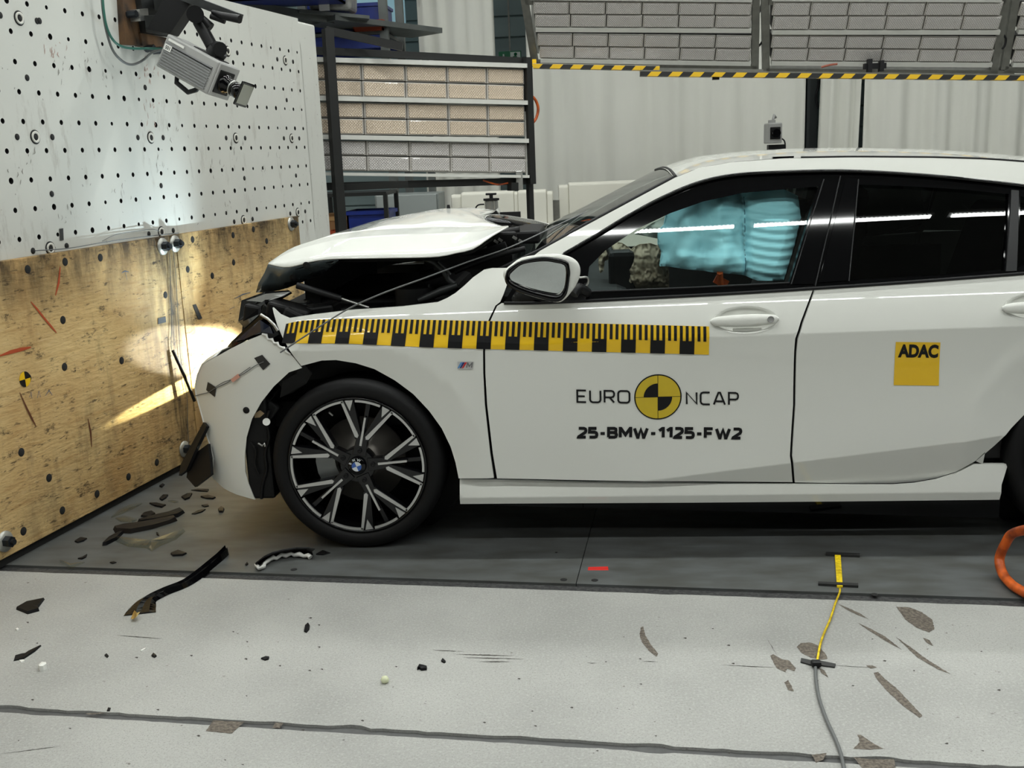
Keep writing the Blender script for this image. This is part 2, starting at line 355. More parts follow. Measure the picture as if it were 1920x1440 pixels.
# plywood
def plywood():
    m = mat('worn_plywood', srgb(196, 160, 102), .62, spec=.3); nt = m.node_tree; N = nt.nodes; L = nt.links; b = N['Principled BSDF']
    tc = N.new('ShaderNodeTexCoord')
    def nz(scale, detail, lo, hi, st=(1, 1, 1), rough=.6, amt=1.0, off=(0, 0, 0)):
        mp = N.new('ShaderNodeMapping'); mp.inputs['Scale'].default_value = st; mp.inputs['Location'].default_value = off; L.new(tc.outputs['Object'], mp.inputs[0])
        n = N.new('ShaderNodeTexNoise'); n.inputs['Scale'].default_value = scale; n.inputs['Detail'].default_value = detail; n.inputs['Roughness'].default_value = rough; L.new(mp.outputs[0], n.inputs['Vector'])
        r = N.new('ShaderNodeMapRange'); r.inputs[1].default_value = lo; r.inputs[2].default_value = hi; r.inputs[4].default_value = amt; L.new(n.outputs['Fac'], r.inputs[0]); return r.outputs[0]
    def mx(f, a, c):
        x = N.new('ShaderNodeMix'); x.data_type = 'RGBA'; L.new(f, x.inputs[0])
        if isinstance(a, tuple): x.inputs[6].default_value = a
        else: L.new(a, x.inputs[6])
        x.inputs[7].default_value = c; return x.outputs[2]
    c = mx(nz(2.2, 5, .35, .7), srgb(216, 188, 134), srgb(186, 150, 98))
    c = mx(nz(6, 8, .5, .72, (.6, 1, 7), .7, .75), c, srgb(170, 132, 80))
    c = mx(nz(30, 5, .58, .72, (.5, 1, 2.5), .7, .6), c, srgb(214, 190, 146))
    c = mx(nz(3.2, 9, .53, .78, (2.2, 1, .5), .72, .75, (3, 0, 1)), c, srgb(74, 56, 38))
    c = mx(nz(30, 6, .585, .68, (.5, 1, 2.0), .65, .8, (1, 2, 5)), c, srgb(50, 38, 27))
    c = mx(nz(9, 8, .575, .655, (.8, 1, 1.5), .8, .9, (7, 2, 5)), c, srgb(36, 28, 22))
    # grime with ragged borders along the top edge and down the joint of the boards
    sp = N.new('ShaderNodeSeparateXYZ'); L.new(tc.outputs['Object'], sp.inputs[0])
    def near(sock, centre, width):
        a = N.new('ShaderNodeMath'); a.operation = 'SUBTRACT'; a.inputs[1].default_value = centre; L.new(sock, a.inputs[0])
        d = N.new('ShaderNodeMath'); d.operation = 'ABSOLUTE'; L.new(a.outputs[0], d.inputs[0])
        r = N.new('ShaderNodeMapRange'); r.inputs[1].default_value = width; r.inputs[2].default_value = 0; L.new(d.outputs[0], r.inputs[0]); return r.outputs[0]
    def times(a, b_):
        m_ = N.new('ShaderNodeMath'); m_.operation = 'MULTIPLY'; L.new(a, m_.inputs[0]); L.new(b_, m_.inputs[1]); return m_.outputs[0]
    c = mx(times(near(sp.outputs[2], 1.14, .26), nz(7, 8, .34, .58, (1, 1, .4), .7, 1.0, (2, 2, 2))), c, srgb(34, 26, 18))
    c = mx(times(near(sp.outputs[0], 1.25, .28), nz(5, 8, .36, .60, (2.5, 1, .35), .7, .95, (5, 1, 2))), c, srgb(40, 31, 22))
    c = mx(times(near(sp.outputs[0], 2.6, .5), nz(5, 8, .42, .7, (1.5, 1, .6), .7, .8, (1, 7, 2))), c, srgb(58, 44, 28))
    c = mx(times(near(sp.outputs[2], .0, .35), nz(5, 8, .45, .75, (1.5, 1, .8), .7, .7, (4, 7, 2))), c, srgb(70, 52, 34))
    L.new(c, b.inputs['Base Color'])
    n = N.new('ShaderNodeTexNoise'); n.inputs['Scale'].default_value = 40; n.inputs['Detail'].default_value = 6; mp = N.new('ShaderNodeMapping'); mp.inputs['Scale'].default_value = (.5, 1, 2); L.new(tc.outputs['Object'], mp.inputs[0]); L.new(mp.outputs[0], n.inputs['Vector'])
    bp = N.new('ShaderNodeBump'); bp.inputs['Strength'].default_value = .5; bp.inputs['Distance'].default_value = .006; L.new(n.outputs['Fac'], bp.inputs['Height']); L.new(bp.outputs[0], b.inputs['Normal'])
    return m
PLY = plywood(); PZ0, PZ1, PT = .036, 1.130, .0
BOLT = mat('dark_bolt_steel', srgb(52, 56, 62), .35, .7); WASH = mat('zinc_washer', srgb(176, 176, 170), .4, .6)
me_w = mesh_of(MB().lathe([(.040, .0), (.040, -.006), (.014, -.008)], (0, 0, 0), (0, 1, 0), 24), 'washer', WASH)
me_b = mesh_of(MB().cyl((0, 0, 0), (0, -.03, 0), .022, n=6, sm=False).cyl((0, -.03, 0), (0, -.042, 0), .011, n=12), 'bolt', BOLT)
me_ph = mesh_of(MB().lathe([(.017, 0), (.015, -.0012), (.0001, -.0008)], (0, 0, 0), (0, 1, 0), 14), 'bolt_hole', HOLE)
PY = -.0455   # boards are mounted on the drilled face
boards = []
for s0, s1, lab in ((-1.25, 1.352, 'battered plywood board, nearer of the two on the barrier, lit by the headlamp'), (1.358, 2.665, 'battered plywood board, farther of the two, behind the crumpled car nose')):
    rt = thing('plywood_board', lab, 'board', (0, 0, 0), 'plywood boards on the crash barrier')
    bframe(rt)
    pb = MB().box(((s0+s1)/2, 0, (PZ0+PZ1)/2), (s1-s0, .03, PZ1-PZ0), bev=.003).build('board', PLY); pb.parent = rt; pb.location = (0, PY-.016, 0)
    boards.append(rt)
def board_at(p): 
    s_, z = B(p, .031); return s_, z
for p in ((304, 462), (327, 457), (545, 420), (8, 1015), (345, 842)):
    s_, z = board_at(p); rt = boards[0] if s_ < 1.355 else boards[1]
    w_ = local('washer', me_w, rt, (s_, PY-.0315, z)); local('bolt', me_b, w_, (0, -.004, 0))
for p in ((52, 505), (122, 491), (188, 483), (53, 709), (121, 688), (352, 505), (398, 517), (361, 449), (437, 441), (475, 430), (92, 896), (241, 894), (117, 957), (44, 996), (182, 926), (294, 867), (228, 676), (310, 553), (438, 492), (40, 848), (500, 452), (118, 600)):
    s_, z = board_at(p); rt = boards[0] if s_ < 1.355 else boards[1]
    local('bolt_hole', me_ph, rt, (s_, PY-.0312, z))
# flat black strip stands in for the dark gap under the boards
o = MB().box((.6, PY-.002, .018), (4.2, .03, .034)).build('gap_strip', mat('black_gap_strip', (.006, .006, .006), .8)); o.parent = wl
def bquad(name, lab, cat, pts, m, off=.033, group=None, t=.001, parent=None, dec=None):
    """flat piece stuck on the barrier / boards, outline given by its sighted corners"""
    poly = [B(p, off) for p in pts]
    if poly:
        mb = MB().prism(poly, lambda a, b, d: Bw(a, b, off+.0005+d), t); o = mb.build(name, m)
        if parent is None: tag(o, lab, cat, group)
        return o
bquad('tape_strip', 'black tape strip stuck upright on the white barrier face above the board', 'tape', [(111, 429), (118, 428), (119, 450), (112, 451)], TAPE, .001)
bquad('tape_strip', 'slanted black tape strip on the farther plywood board', 'tape', [(361, 572), (367, 570), (379, 597), (372, 599)], TAPE)
bquad('tape_strip', 'small black tape strip on the plywood beside the hanging wire', 'tape', [(296, 597), (310, 593), (311, 604), (296, 608)], TAPE)
# quartered target sticker
tq = thing('target_sticker', 'small yellow and black quartered target sticker on the nearer plywood', 'sticker', Bw(*B((47, 711), .033), .033))
for k in range(4):
    s_, z = B((47, 711), .033); a0 = k*math.pi/2; r_ = .03
    poly = [(0, 0)]+[(r_*math.cos(a0+j*math.pi/12), r_*math.sin(a0+j*math.pi/12)) for j in range(7)]
    mb = MB().prism([(a+s_, b+z) for a, b in poly], lambda a, b, d: Bw(a, b, .0325+d), .0008); mb.build('target_quarter', BVINYL if k % 2 == 0 else YELLOW, tq)
# pencil and paint marks on the boards
REDP = mat('red_paint_mark', srgb(176, 74, 36), .6); BLUEP = mat('blue_marker', srgb(60, 90, 120), .6)
def stroke(name, pts, m, wpx=.006, off=.033):
    q = [Bw(*B(p, off), off+.0004) for p in pts]; v = []; f = []
    for i, p in enumerate(q):
        t_ = (q[min(i+1, len(q)-1)]-q[max(i-1, 0)]).normalized(); n_ = t_.cross(BN)*wpx/2*(1 if 0 < i < len(q)-1 else .4); v += [p+n_, p-n_]
    for i in range(len(q)-1): f.append((2*i, 2*i+1, 2*i+3, 2*i+2))
    s_ = sum(B(p)[0] for p in pts)/len(pts)
    rt = boards[0] if s_ < 1.355 else boards[1]; me = new_mesh(name, v, f, m); o = add(name, me, rt)
    o.matrix_parent_inverse = (Matrix.Translation(BORG) @ Matrix.Rotation(BROT, 4, 'Z')).inverted(); return o
stroke('paint_mark', [(0, 667), (20, 660), (40, 655), (58, 651)], REDP, .014)
stroke('paint_mark', [(58, 566), (70, 580), (84, 598), (96, 612), (106, 624)], REDP, .009)
stroke('paint_mark', [(113, 500), (110, 530), (104, 554)], REDP, .012)
for a in ([(228, 512), (234, 508), (242, 510)], [(235, 510), (238, 525)], [(55, 745), (58, 735), (60, 747)], [(70, 746), (73, 733), (76, 745)], [(85, 742), (92, 732), (98, 741)], [(440, 560), (455, 552), (470, 548)], [(360, 700), (365, 690), (372, 688)], [(430, 580), (440, 575)]):
    stroke('marker_scribble', a, BLUEP, .005)
RUST = mat('rust_stain', srgb(96, 52, 28), .7)
stroke('scratch', [(37, 736), (50, 765), (60, 785), (68, 800)], RUST, .008)
stroke('scratch', [(165, 785), (170, 810), (172, 838)], RUST, .010)
# wires pinned to the boards
wi = [Bw(*B(p, .04), .04) for p in ((312, 452), (318, 480), (320, 540), (322, 600), (321, 650), (326, 662))]
o = MB().tube(catmull(wi, 5), .0016, 6).build('hanging_wire', CABLE); tag(o, 'thin grey wire hanging down the joint of the plywood boards', 'wire')
wi = [Bw(*B(p, .04), .04) for p in ((322, 455), (330, 520), (334, 600), (340, 680), (350, 740), (352, 800), (354, 840))]
o = MB().tube(catmull(wi, 5), .0013, 6).build('hanging_wire', CABLE); tag(o, 'second thin wire hanging just right of the board joint', 'wire')
a, b_ = Bw(*B((324, 657), .045), .045), Bw(*B((365, 752), .085), .085)
o = MB().tube([a, a.lerp(b_, .5)+Vector((.004, 0, -.004)), b_], .008, 8).build('black_rod', BLACK); tag(o, 'thin black rod leaning against the plywood beside the bumper', 'rod')
wi = [Bw(*B(p, .01), .025) for p in ((60, 470), (120, 466), (180, 456), (240, 447), (300, 440), (330, 437))]
o = MB().tube(catmull(wi, 5), .0022, 6).build('loose_wire', CABLE); tag(o, 'loose grey wire lying along the top edge of the plywood', 'wire')
wi = [Bw(*B(p, .01), .015) for p in ((190, 452), (215, 440), (250, 434), (285, 430), (300, 436))]
o = MB().tube(catmull(wi, 5), .0015, 6).build('loose_wire', CABLE); tag(o, 'thin bowed wire above the plywood top edge on the white face', 'wire')

# smears and scrapes on the white face (kept as thin marks on the paint)
SMR = mat('reddish_smear', srgb(170, 140, 130), .7); SMD = mat('grey_scrape', srgb(140, 138, 132), .7)
def wall_mark(pts, m, w_):
    o = stroke('scrape_mark', pts, m, w_, .0008); o.parent = wl; o.matrix_parent_inverse = (Matrix.Translation(BORG) @ Matrix.Rotation(BROT, 4, 'Z')).inverted()
rm = random.Random(11)
for cx_, cy_, n_, m_ in ((95, 85, 14, SMR), (108, 118, 8, SMD), (165, 128, 8, SMD), (278, 135, 16, SMR), (285, 200, 10, SMR), (200, 145, 8, SMD), (58, 290, 6, SMD), (225, 355, 7, SMD), (440, 280, 9, SMD), (400, 300, 6, SMD), (335, 240, 6, SMD), (430, 385, 7, SMD), (300, 300, 6, SMD), (500, 300, 5, SMD), (30, 320, 5, SMD), (120, 400, 5, SMD)):
    for _ in range(n_):
        x, y = cx_+rm.gauss(0, 9), cy_+rm.gauss(0, 13); l_ = rm.uniform(3, 12)
        wall_mark([(x, y), (x+rm.uniform(-1.5, 1.5), y+l_*.5), (x+rm.uniform(-2, 2), y+l_)], m_, rm.uniform(.002, .006))
# ------------------------------------------------------------------ the car: body side as a surface y = f(x, z)
YC = .885                    # centre line of the car
AR = .405                    # wheel arch radius
def lerp(a, b, t): return a+(b-a)*t
def sstep(a, b, x):
    t = min(1, max(0, (x-a)/(b-a))); return t*t*(3-2*t)
def zu(x): return .795+.012*(x-1.3)                 # shoulder crease
def zlow(x): return max(.262, .318+.118*(x-1.5))     # rising lower crease
def belt(x): return .952+.036*sstep(.7, 2.4, x)
def fside(x, z):
    zb = belt(x); u = zu(x); l = zlow(x)
    yl, yu = -.010, -.026
    fade = sstep(.75, 1.25, x)                       # creases die out towards the front wing
    if z < l: y = yl+(l-z)*.34
    elif z < u:
        t = (z-l)/(u-l); y = lerp(yl, yu, t)+.020*4*t*(1-t)*(.35+.65*fade)
    elif z < zb:
        s = z-u; y = yu+.24*s+.70*s*s
    else:
        s0 = zb-u; y0 = yu+.24*s0+.70*s0*s0; s = z-zb; y = y0+.455*s+.19*s*s
    # plan taper at nose and tail
    if x < .05: y += .30*(.05-x)**2
    if x > 2.9: y += .25*(x-2.9)**2
    # flared lips round the wheel openings
    for wx in (0, 2.67):
        r = math.hypot(x-wx, z-.325)
        if r < AR+.14: y += .15*max(0, AR+.080-r)-.004*sstep(AR+.14, AR+.080, r)
    return y
def U(p, f=fside, off=0.0):
    q = S(p, 0)
    for _ in range(7): q = S(p, f(q.x, q.z)+off)
    return q
def UX(pts, f=fside): return [(q.x, q.z) for q in (U(p, f) for p in pts)]
def inside(pt, polys):
    c = False; x, y = pt
    for P in polys:
        n = len(P); j = n-1
        for i in range(n):
            yi, yj = P[i][1], P[j][1]
            if (yi > y) != (yj > y) and x < (P[j][0]-P[i][0])*(y-yi)/(yj-yi)+P[i][0]: c = not c
            j = i
    return c
def densify(P, step):
    out = []
    for i in range(len(P)):
        a, b = P[i], P[(i+1) % len(P)]; n = max(1, int(math.ceil(math.hypot(b[0]-a[0], b[1]-a[1])/step)))
        out += [(lerp(a[0], b[0], k/n), lerp(a[1], b[1], k/n)) for k in range(n)]
    return out
def edge_dist(pt, P):
    best = 9
    for i in range(len(P)):
        a, b = P[i], P[(i+1) % len(P)]; dx, dy = b[0]-a[0], b[1]-a[1]; L2 = dx*dx+dy*dy or 1e-9
        t = max(0, min(1, ((pt[0]-a[0])*dx+(pt[1]-a[1])*dy)/L2)); d = math.hypot(pt[0]-a[0]-t*dx, pt[1]-a[1]-t*dy)
        if d < best: best = d
    return best
CREASE = True
HOLES_FD = []
def sheet_mesh(name, outlines, f, m, thick=.012, step=.03, off=0.0, mirror=False, lines=(), wall=True, norm=True):
    """a panel cut to outline(s) in (x, z) from the surface y=f(x,z)+off, with turned-in edges"""
    D = [densify(P, step) for P in outlines]
    pts = []; eds = []
    for P in D:
        o = len(pts); pts += P; eds += [(o+i, o+(i+1) % len(P)) for i in range(len(P))]
    nb = len(pts); allp = [q for P in D for q in P]
    x0 = min(q[0] for q in allp); x1 = max(q[0] for q in allp); z0 = min(q[1] for q in allp); z1 = max(q[1] for q in allp)
    cand = []
    nx = int((x1-x0)/step)+1; nz = int((z1-z0)/step)+1
    for i in range(nx+1):
        for k in range(nz+1): cand.append((x0+(i+.5*(k % 2))*step, z0+(k+.37)*step*.9))
    for ln in lines:
        for i in range(nx*2+1):
            x = x0+i*step/2
            for e in (-.004, .004): cand.append((x, ln(x)+e))
    lineset = list(lines)
    for q in cand:
        if inside(q, D) and all(edge_dist(q, P) > (.3*step if not lineset else .003) for P in D): pts.append(q)
    r = delaunay_2d_cdt([Vector(q) for q in pts], eds, [], 0, 1e-6)
    vo, fo = r[0], r[2]
    V = []; NRM = []; F = []
    e = .0025
    def nrm(x, z):
        n = Vector(((f(x+e, z)-f(x-e, z))/(2*e), -1, (f(x, z+e)-f(x, z-e))/(2*e))).normalized()
        return n
    for q in vo:
        y = f(q.x, q.y)+off; V.append(Vector((q.x, y, q.y))); NRM.append(nrm(q.x, q.y))
    LN = []
    for t in fo:
        c = (sum(vo[i].x for i in t)/len(t), sum(vo[i].y for i in t)/len(t))
        if inside(c, D):
            a, b, d = vo[t[0]], vo[t[1]], vo[t[2]]
            if (b.x-a.x)*(d.y-a.y)-(b.y-a.y)*(d.x-a.x) < 0: t = list(reversed(t))
            F.append(tuple(t)); LN += [NRM[i] for i in t]
    if wall:
        for P in D:
            n = len(P); ar = sum(P[i][0]*P[(i+1) % n][1]-P[(i+1) % n][0]*P[i][1] for i in range(n))
            o = len(V)
            for q in P:
                y = f(*q)+off; V.append(Vector((q[0], y, q[1]))); V.append(Vector((q[0], y+thick, q[1])))
            for i in range(n):
                j = (i+1) % n; fc = (o+2*i, o+2*i+1, o+2*j+1, o+2*j)
                d = Vector((P[j][0]-P[i][0], 0, P[j][1]-P[i][1])); nn = Vector((d.z, 0, -d.x)).normalized()*(1 if ar > 0 else -1)
                if ar < 0: fc = tuple(reversed(fc))
                F.append(fc); LN += [nn]*4
    if mirror:
        V = [Vector((q.x, 2*YC-q.y, q.z)) for q in V]; LN2 = []; k = 0; F2 = []
        for t in F:
            n = len(t); F2.append(tuple(reversed(t))); LN2 += [Vector((q.x, -q.y, q.z)) for q in reversed(LN[k:k+n])]; k += n
        F, LN = F2, LN2
    me = new_mesh(name, V, F, m)
    if norm:
        me.polygons.foreach_set('use_smooth', [True]*len(me.polygons)); me.normals_split_custom_set([tuple(q) for q in LN])
    return me
car = thing('crashed_car', 'white hatchback with crushed front and raised hood, stopped short of the barrier', 'car', (1.3, YC, .004))
def panel(name, px, m=PAINT, f=fside, thick=.014, step=.03, off=0.0, parent=None, lines=(), far=True, label=None, sm=0, holes=()):
    P = px if isinstance(px[0], tuple) and max(abs(px[0][0]), abs(px[0][1])) < 10 else UX(px, f)
    o = add(name, sheet_mesh(name, [P]+list(holes), f, m, thick, step, off, False, lines), parent or car)
    if label: o['label'] = label
    if far: add(name, sheet_mesh(name, [P]+list(holes), f, m, thick, step, off, True, lines), car)
    return o
LINES = (zu, zlow)
# --- front wing
arcF = [(860, 897), (854, 867), (845, 838), (828, 803), (805, 771), (775, 739), (740, 713), (702, 692), (667, 681), (630, 675), (603, 676), (565, 686)]
wing_px = [(511, 577), (525, 590), (541, 597), (587, 590), (653, 582), (753, 575), (820, 567), (838, 559), (853, 550), (870, 536), (887, 520), (907, 506), (922, 503), (960, 503), (952, 530), (944, 552), (938, 566), (929, 573), (916, 600), (908, 630), (905.5, 660), (906, 700), (909, 760), (919, 850), (926, 896)]+arcF+[(550, 667), (530, 633), (520, 610), (513, 587)]
wing = panel('front_wing', smooth2(wing_px[:25], 1)+arcF+wing_px[-4:], lines=(zu,), label='white front wing with torn forward edge')
# --- front door skin
door_px = [(940, 569), (998, 570), (1097, 565.5), (1337, 553.5), (1524, 543.5), (1512, 575), (1501, 604), (1491, 635), (1489, 660), (1487, 760), (1481, 855), (1486, 904), (1300, 902.5), (1100, 900.5), (932, 897), (924, 850), (913.5, 760), (910, 700), (909.5, 660), (912, 630), (920, 600), (932, 574)]
def bowl_outline(c): return [(c.x+.114*math.cos(2*math.pi*i/28), c.z+.004+.048*math.sin(2*math.pi*i/28)) for i in range(28)]
hq = U((1398, 602)); hq2 = U((1947, 577))
fdoor = panel('front_door', door_px, holes=[bowl_outline(hq)], lines=LINES, label='white front door skin with stickers')
rdoor_px = [(1529, 541.5), (1700, 531), (1920, 514.5), (2010, 508), (2010, 640), (1960, 735), (1920, 774), (1894, 801), (1862, 834), (1828, 865), (1791, 885), (1757, 896), (1717, 903), (1677, 906), (1600, 906.5), (1490.5, 904.5), (1485.5, 855), (1491.5, 760), (1493.5, 660), (1496, 636), (1505.5, 606), (1516, 577)]
rdoor = panel('rear_door', rdoor_px, holes=[bowl_outline(hq2)], lines=LINES, label='white rear door skin')
# --- sill
def fsill(x, z):
    y = .0 if z > .245 else 0
    y = .34*(z-.207) if z > .207 else .25*(.207-z)
    return y+.06*sstep(.20, .40, z)*sstep(1.8, 2.2, x)*0
sill_px = [(862, 899), (926, 900), (1100, 904.5), (1300, 906.5), (1488, 908.5), (1600, 910), (1677, 910), (1717, 907), (1757, 900), (1791, 889), (1826, 870), (1890, 870), (1884, 890), (1878, 909), (1874, 937), (1600, 940), (1300, 942.5), (1000, 944), (863, 945)]
panel('sill', sill_px, f=fsill, lines=(lambda x: .207,), label='white sill panel under the doors')
def fskirt(x, z): return .03+.25*(.19-z)
panel('sill_skirt', [(925, 946), (1300, 942), (1875, 937), (1873, 971), (1600, 964), (1300, 957), (1050, 951), (930, 948)], GBLACK, f=fskirt, label='gloss black skirt strip under the sill')
# --- rear quarter with wheel opening (mostly outside the frame)
q0 = UX([(1830, 865), (1864, 836), (1896, 803), (1922, 776), (1962, 737)])
arcR = [(2.67+AR*math.cos(a), .325+AR*math.sin(a)) for a in [math.radians(t) for t in range(22, 181, 8)]]
quarter = [q0[0]]+q0[1:]+[(2.50, .60), (2.52, .80), (2.50, .985), (3.3, .99), (3.45, .9), (3.5, .62), (3.42, .45)]+[(3.05, .478)]+arcR+[(2.268, .30)]
panel('rear_quarter', [(a, b) for a, b in quarter], lines=(zu,), far=True)
panel('rear_pillar', [(2.53, .995), (3.42, .96), (3.12, 1.30), (2.80, 1.335), (2.545, 1.33)], off=.004)
panel('rear_bumper', [(3.06, .47), (3.42, .445), (3.49, .30), (3.40, .2), (3.06, .2)])
add('tail_panel', new_mesh('tail_panel', [(3.5, .1, .25), (3.5, 2*YC-.1, .25), (3.52, .12, .9), (3.52, 2*YC-.12, .9)], [(0, 1, 3, 2)], PAINT), car)
add('tail_gate_glass', new_mesh('tail_gate_glass', [(3.5, .14, .9), (3.5, 2*YC-.14, .9), (3.1, .32, 1.37), (3.1, 2*YC-.32, 1.37)], [(0, 1, 3, 2)], GLASSD), car)
# --- window band: gloss black frames, panes
trim_top = [(1005, 503), (1057, 476), (1119, 440), (1192, 396), (1265, 359.5), (1319, 339.5), (1374, 328.5), (1447, 323.5), (1578, 320.5), (1712, 327), (1817, 336.5), (1920, 348.5), (2010, 362)]
trim_bot = [(2010, 506), (1920, 512.5), (1700, 529), (1527, 540.5), (1337, 552), (1097, 564), (998, 568), (945, 568), (958, 545), (975, 523)]
pane1 = [(1098, 548), (1105, 500), (1135, 470), (1192, 431), (1257, 400), (1319, 378), (1392, 362), (1483, 354), (1535, 350), (1481, 531), (1300, 540)]
pane2 = [(1612, 346), (1700, 349), (1800, 355), (1893, 364), (1884, 508), (1800, 515), (1700, 521), (1593, 527)]
pane3 = [(1915, 368), (1965, 380), (2000, 392), (1960, 480), (1910, 503)]
def band(name, px, holes, m, off, far=True, thick=.012, parent=None, step=.04):
    P = UX(px); H = [UX(h) for h in holes]
    o = add(name, sheet_mesh(name, [P]+H, fside, m, thick, step, off), parent or car)
    if far: add(name, sheet_mesh(name, [P]+H, fside, m, thick, step, off, True), car)
    return o
frame = band('window_frame', trim_top+trim_bot, [pane1, pane2, pane3], GBLACK, .008, thick=.03); frame['label'] = 'gloss black window frames'
band('front_window', pane1, [], GLASSC, .022, thick=.003)
band('rear_window', pane2, [], GLASSD, .022, thick=.003)
band('quarter_window', pane3, [], GLASSD, .022, thick=.003)
SEAMD = mat('dark_grey_trim_edge', srgb(22, 23, 25), .35, spec=.3)
# pillar covers, proud of the frame
band('pillar_cover', [(1545, 336), (1573, 336), (1526, 533), (1484, 533)], [], GBLACK, .003, thick=.008).__setitem__('label', 'gloss black cover of the middle pillar')
band('pillar_cover', [(1586, 334), (1608, 334), (1590, 526), (1535, 530)], [], GBLACK, .003, thick=.008)
band('pillar_cover', [(1897, 356), (1911, 357), (1907, 508), (1887, 509)], [], SEAMD, .002, thick=.008)
# waistline strip and bright edges
def rail(name, px, r, m, off=-.002, parent=None, far=False):
    P = [U(p)+Vector((0, off, 0)) for p in px]
    o = MB().tube(catmull(P, 4), r, 6).build(name, m, parent or car); return o
rail('waist_strip', trim_bot[1:8], .006, BLACK)
rail('frame_trim', trim_top[1:], .006, GBLACK)
rail('window_seal', [(1098, 548), (1300, 540), (1481, 531)], .004, BLACK, .008)
for pl in (((1545, 336), (1484, 533)), ((1576, 330), (1529, 536)), ((1610, 336), (1592, 527))):
    rail('pillar_edge', pl, .0025, SEAMD, .001)
# --- roof side rail with A pillar (painted), as a band between trim and roof ditch
def froof(x, z): return fside(x, z)-.004
rail_up = [(1000, 480), (1013, 470), (1100, 422), (1180, 379), (1264, 334), (1310, 315), (1374, 304), (1469, 297), (1600, 295), (1747, 296), (1851, 299), (1920, 304), (2010, 316)]
rail_lo = [(2010, 361), (1920, 347), (1817, 335), (1712, 325.5), (1578, 319), (1447, 322), (1374, 327), (1319, 338), (1265, 358), (1192, 394.5), (1119, 438.5), (1057, 474.5), (1000, 506), (975, 522), (960, 505)]
pr = panel('roof_rail', rail_up+rail_lo, f=froof, thick=.02, label='white A pillar and roof rail')
# --- roof skin: lofted across the car from the near rail to the far one
def row(px, y): return [S(p, y) for p in px]
def resample(P, n):
    L = [0]
    for i in range(1, len(P)): L.append(L[-1]+(P[i]-P[i-1]).length)
    out = []
    for k in range(n):
        t = L[-1]*k/(n-1); i = max(1, min(len(P)-1, next((j for j in range(1, len(L)) if L[j] >= t-1e-9), len(P)-1)))
        a = (t-L[i-1])/max(1e-9, L[i]-L[i-1]); out.append(P[i-1].lerp(P[i], a))
    return out
def loft(name, rows, m, parent=None, smooth=True, thick=0, flip=False):
    n = len(rows[0]); V = [p for r_ in rows for p in r_]; F = []
    for i in range(len(rows)-1):
        for k in range(n-1):
            q = (i*n+k, i*n+k+1, (i+1)*n+k+1, (i+1)*n+k); F.append(tuple(reversed(q)) if flip else q)
    me = new_mesh(name, V, F, m, smooth); o = add(name, me, parent or car)
    if thick:
        md = o.modifiers.new('thickness', 'SOLIDIFY'); md.thickness = thick; md.offset = -1
    return o
def mir(P): return [Vector((p.x, 2*YC-p.y, p.z)) for p in P]
e0 = [U(p, froof)+Vector((0, .002, .001)) for p in ((1264, 334), (1310, 315), (1374, 304), (1469, 297), (1600, 295), (1747, 296), (1851, 299), (1920, 304), (2010, 316))]
e0 += [Vector((3.1, .33, 1.30))]
NR = 26; E0 = resample(e0, NR)
top = [S(p, YC) for p in ((1245, 316), (1301, 295), (1374, 285), (1483, 278), (1600, 276.5), (1747, 280), (1851, 287), (1920, 294))]+[Vector((3.15, YC, 1.36))]
TP = resample(top, NR)
rows = []
for t in (0, .05, .12, .22, .36, .55, .78, 1):
    rr = []
    for a, b in zip(E0, TP):
        s = math.sin(t*math.pi/2); rr.append(Vector((lerp(a.x, b.x, t), lerp(a.y, b.y, t), lerp(a.z, b.z, s**1.0))))
    rows.append(rr)
rows = rows+[mir(r_) for r_ in reversed(rows[:-1])]
roof = loft('roof', rows, PAINT, flip=False); roof['label'] = 'white roof skin'
# roof ditch strip
o = MB().tube([p+Vector((0, .001, .0015)) for p in E0[6:]], .004, 6).build('roof_ditch_strip', BLACK, car)
o = MB().box(U((1469, 297), froof)+Vector((0, .012, .004)), (.075, .02, .006)).build('ditch_cap', GBLACK, car)
# --- windscreen
ws_top = [p.copy() for p in (e0[0],)]
a_lo = U((905, 512)); a_mid = U((1013, 471), froof); a_hi = U((1264, 334), froof)
colA = resample([Vector((.47, .14, 1.0)), a_mid+Vector((0, .012, 0)), U((1100, 422), froof)+Vector((0, .012, 0)), U((1180, 379), froof)+Vector((0, .012, 0)), a_hi+Vector((0, .012, 0))], 14)
colC = resample([S((930, 480), YC), S((977, 452), YC), S((1031, 421), YC), S((1100, 389), YC), S((1180, 348), YC), S((1247, 317), YC)], 14)
rows = []
for t in (0, .08, .2, .4, .65, 1):
    s = math.sin(t*math.pi/2); rows.append([Vector((lerp(a.x, b.x, s), lerp(a.y, b.y, t), lerp(a.z, b.z, s))) for a, b in zip(colA, colC)])
rows = rows+[mir(r_) for r_ in reversed(rows[:-1])]
loft('windscreen', rows, GLASSW, flip=False)
o = MB().tube([p+Vector((0, -.004, .002)) for p in colA], .008, 6).build('windscreen_seal', BLACK, car)
o = MB().tube([r_[-1]+Vector((.006, 0, .003)) for r_ in rows], .007, 6).build('windscreen_header_seal', BLACK, car)
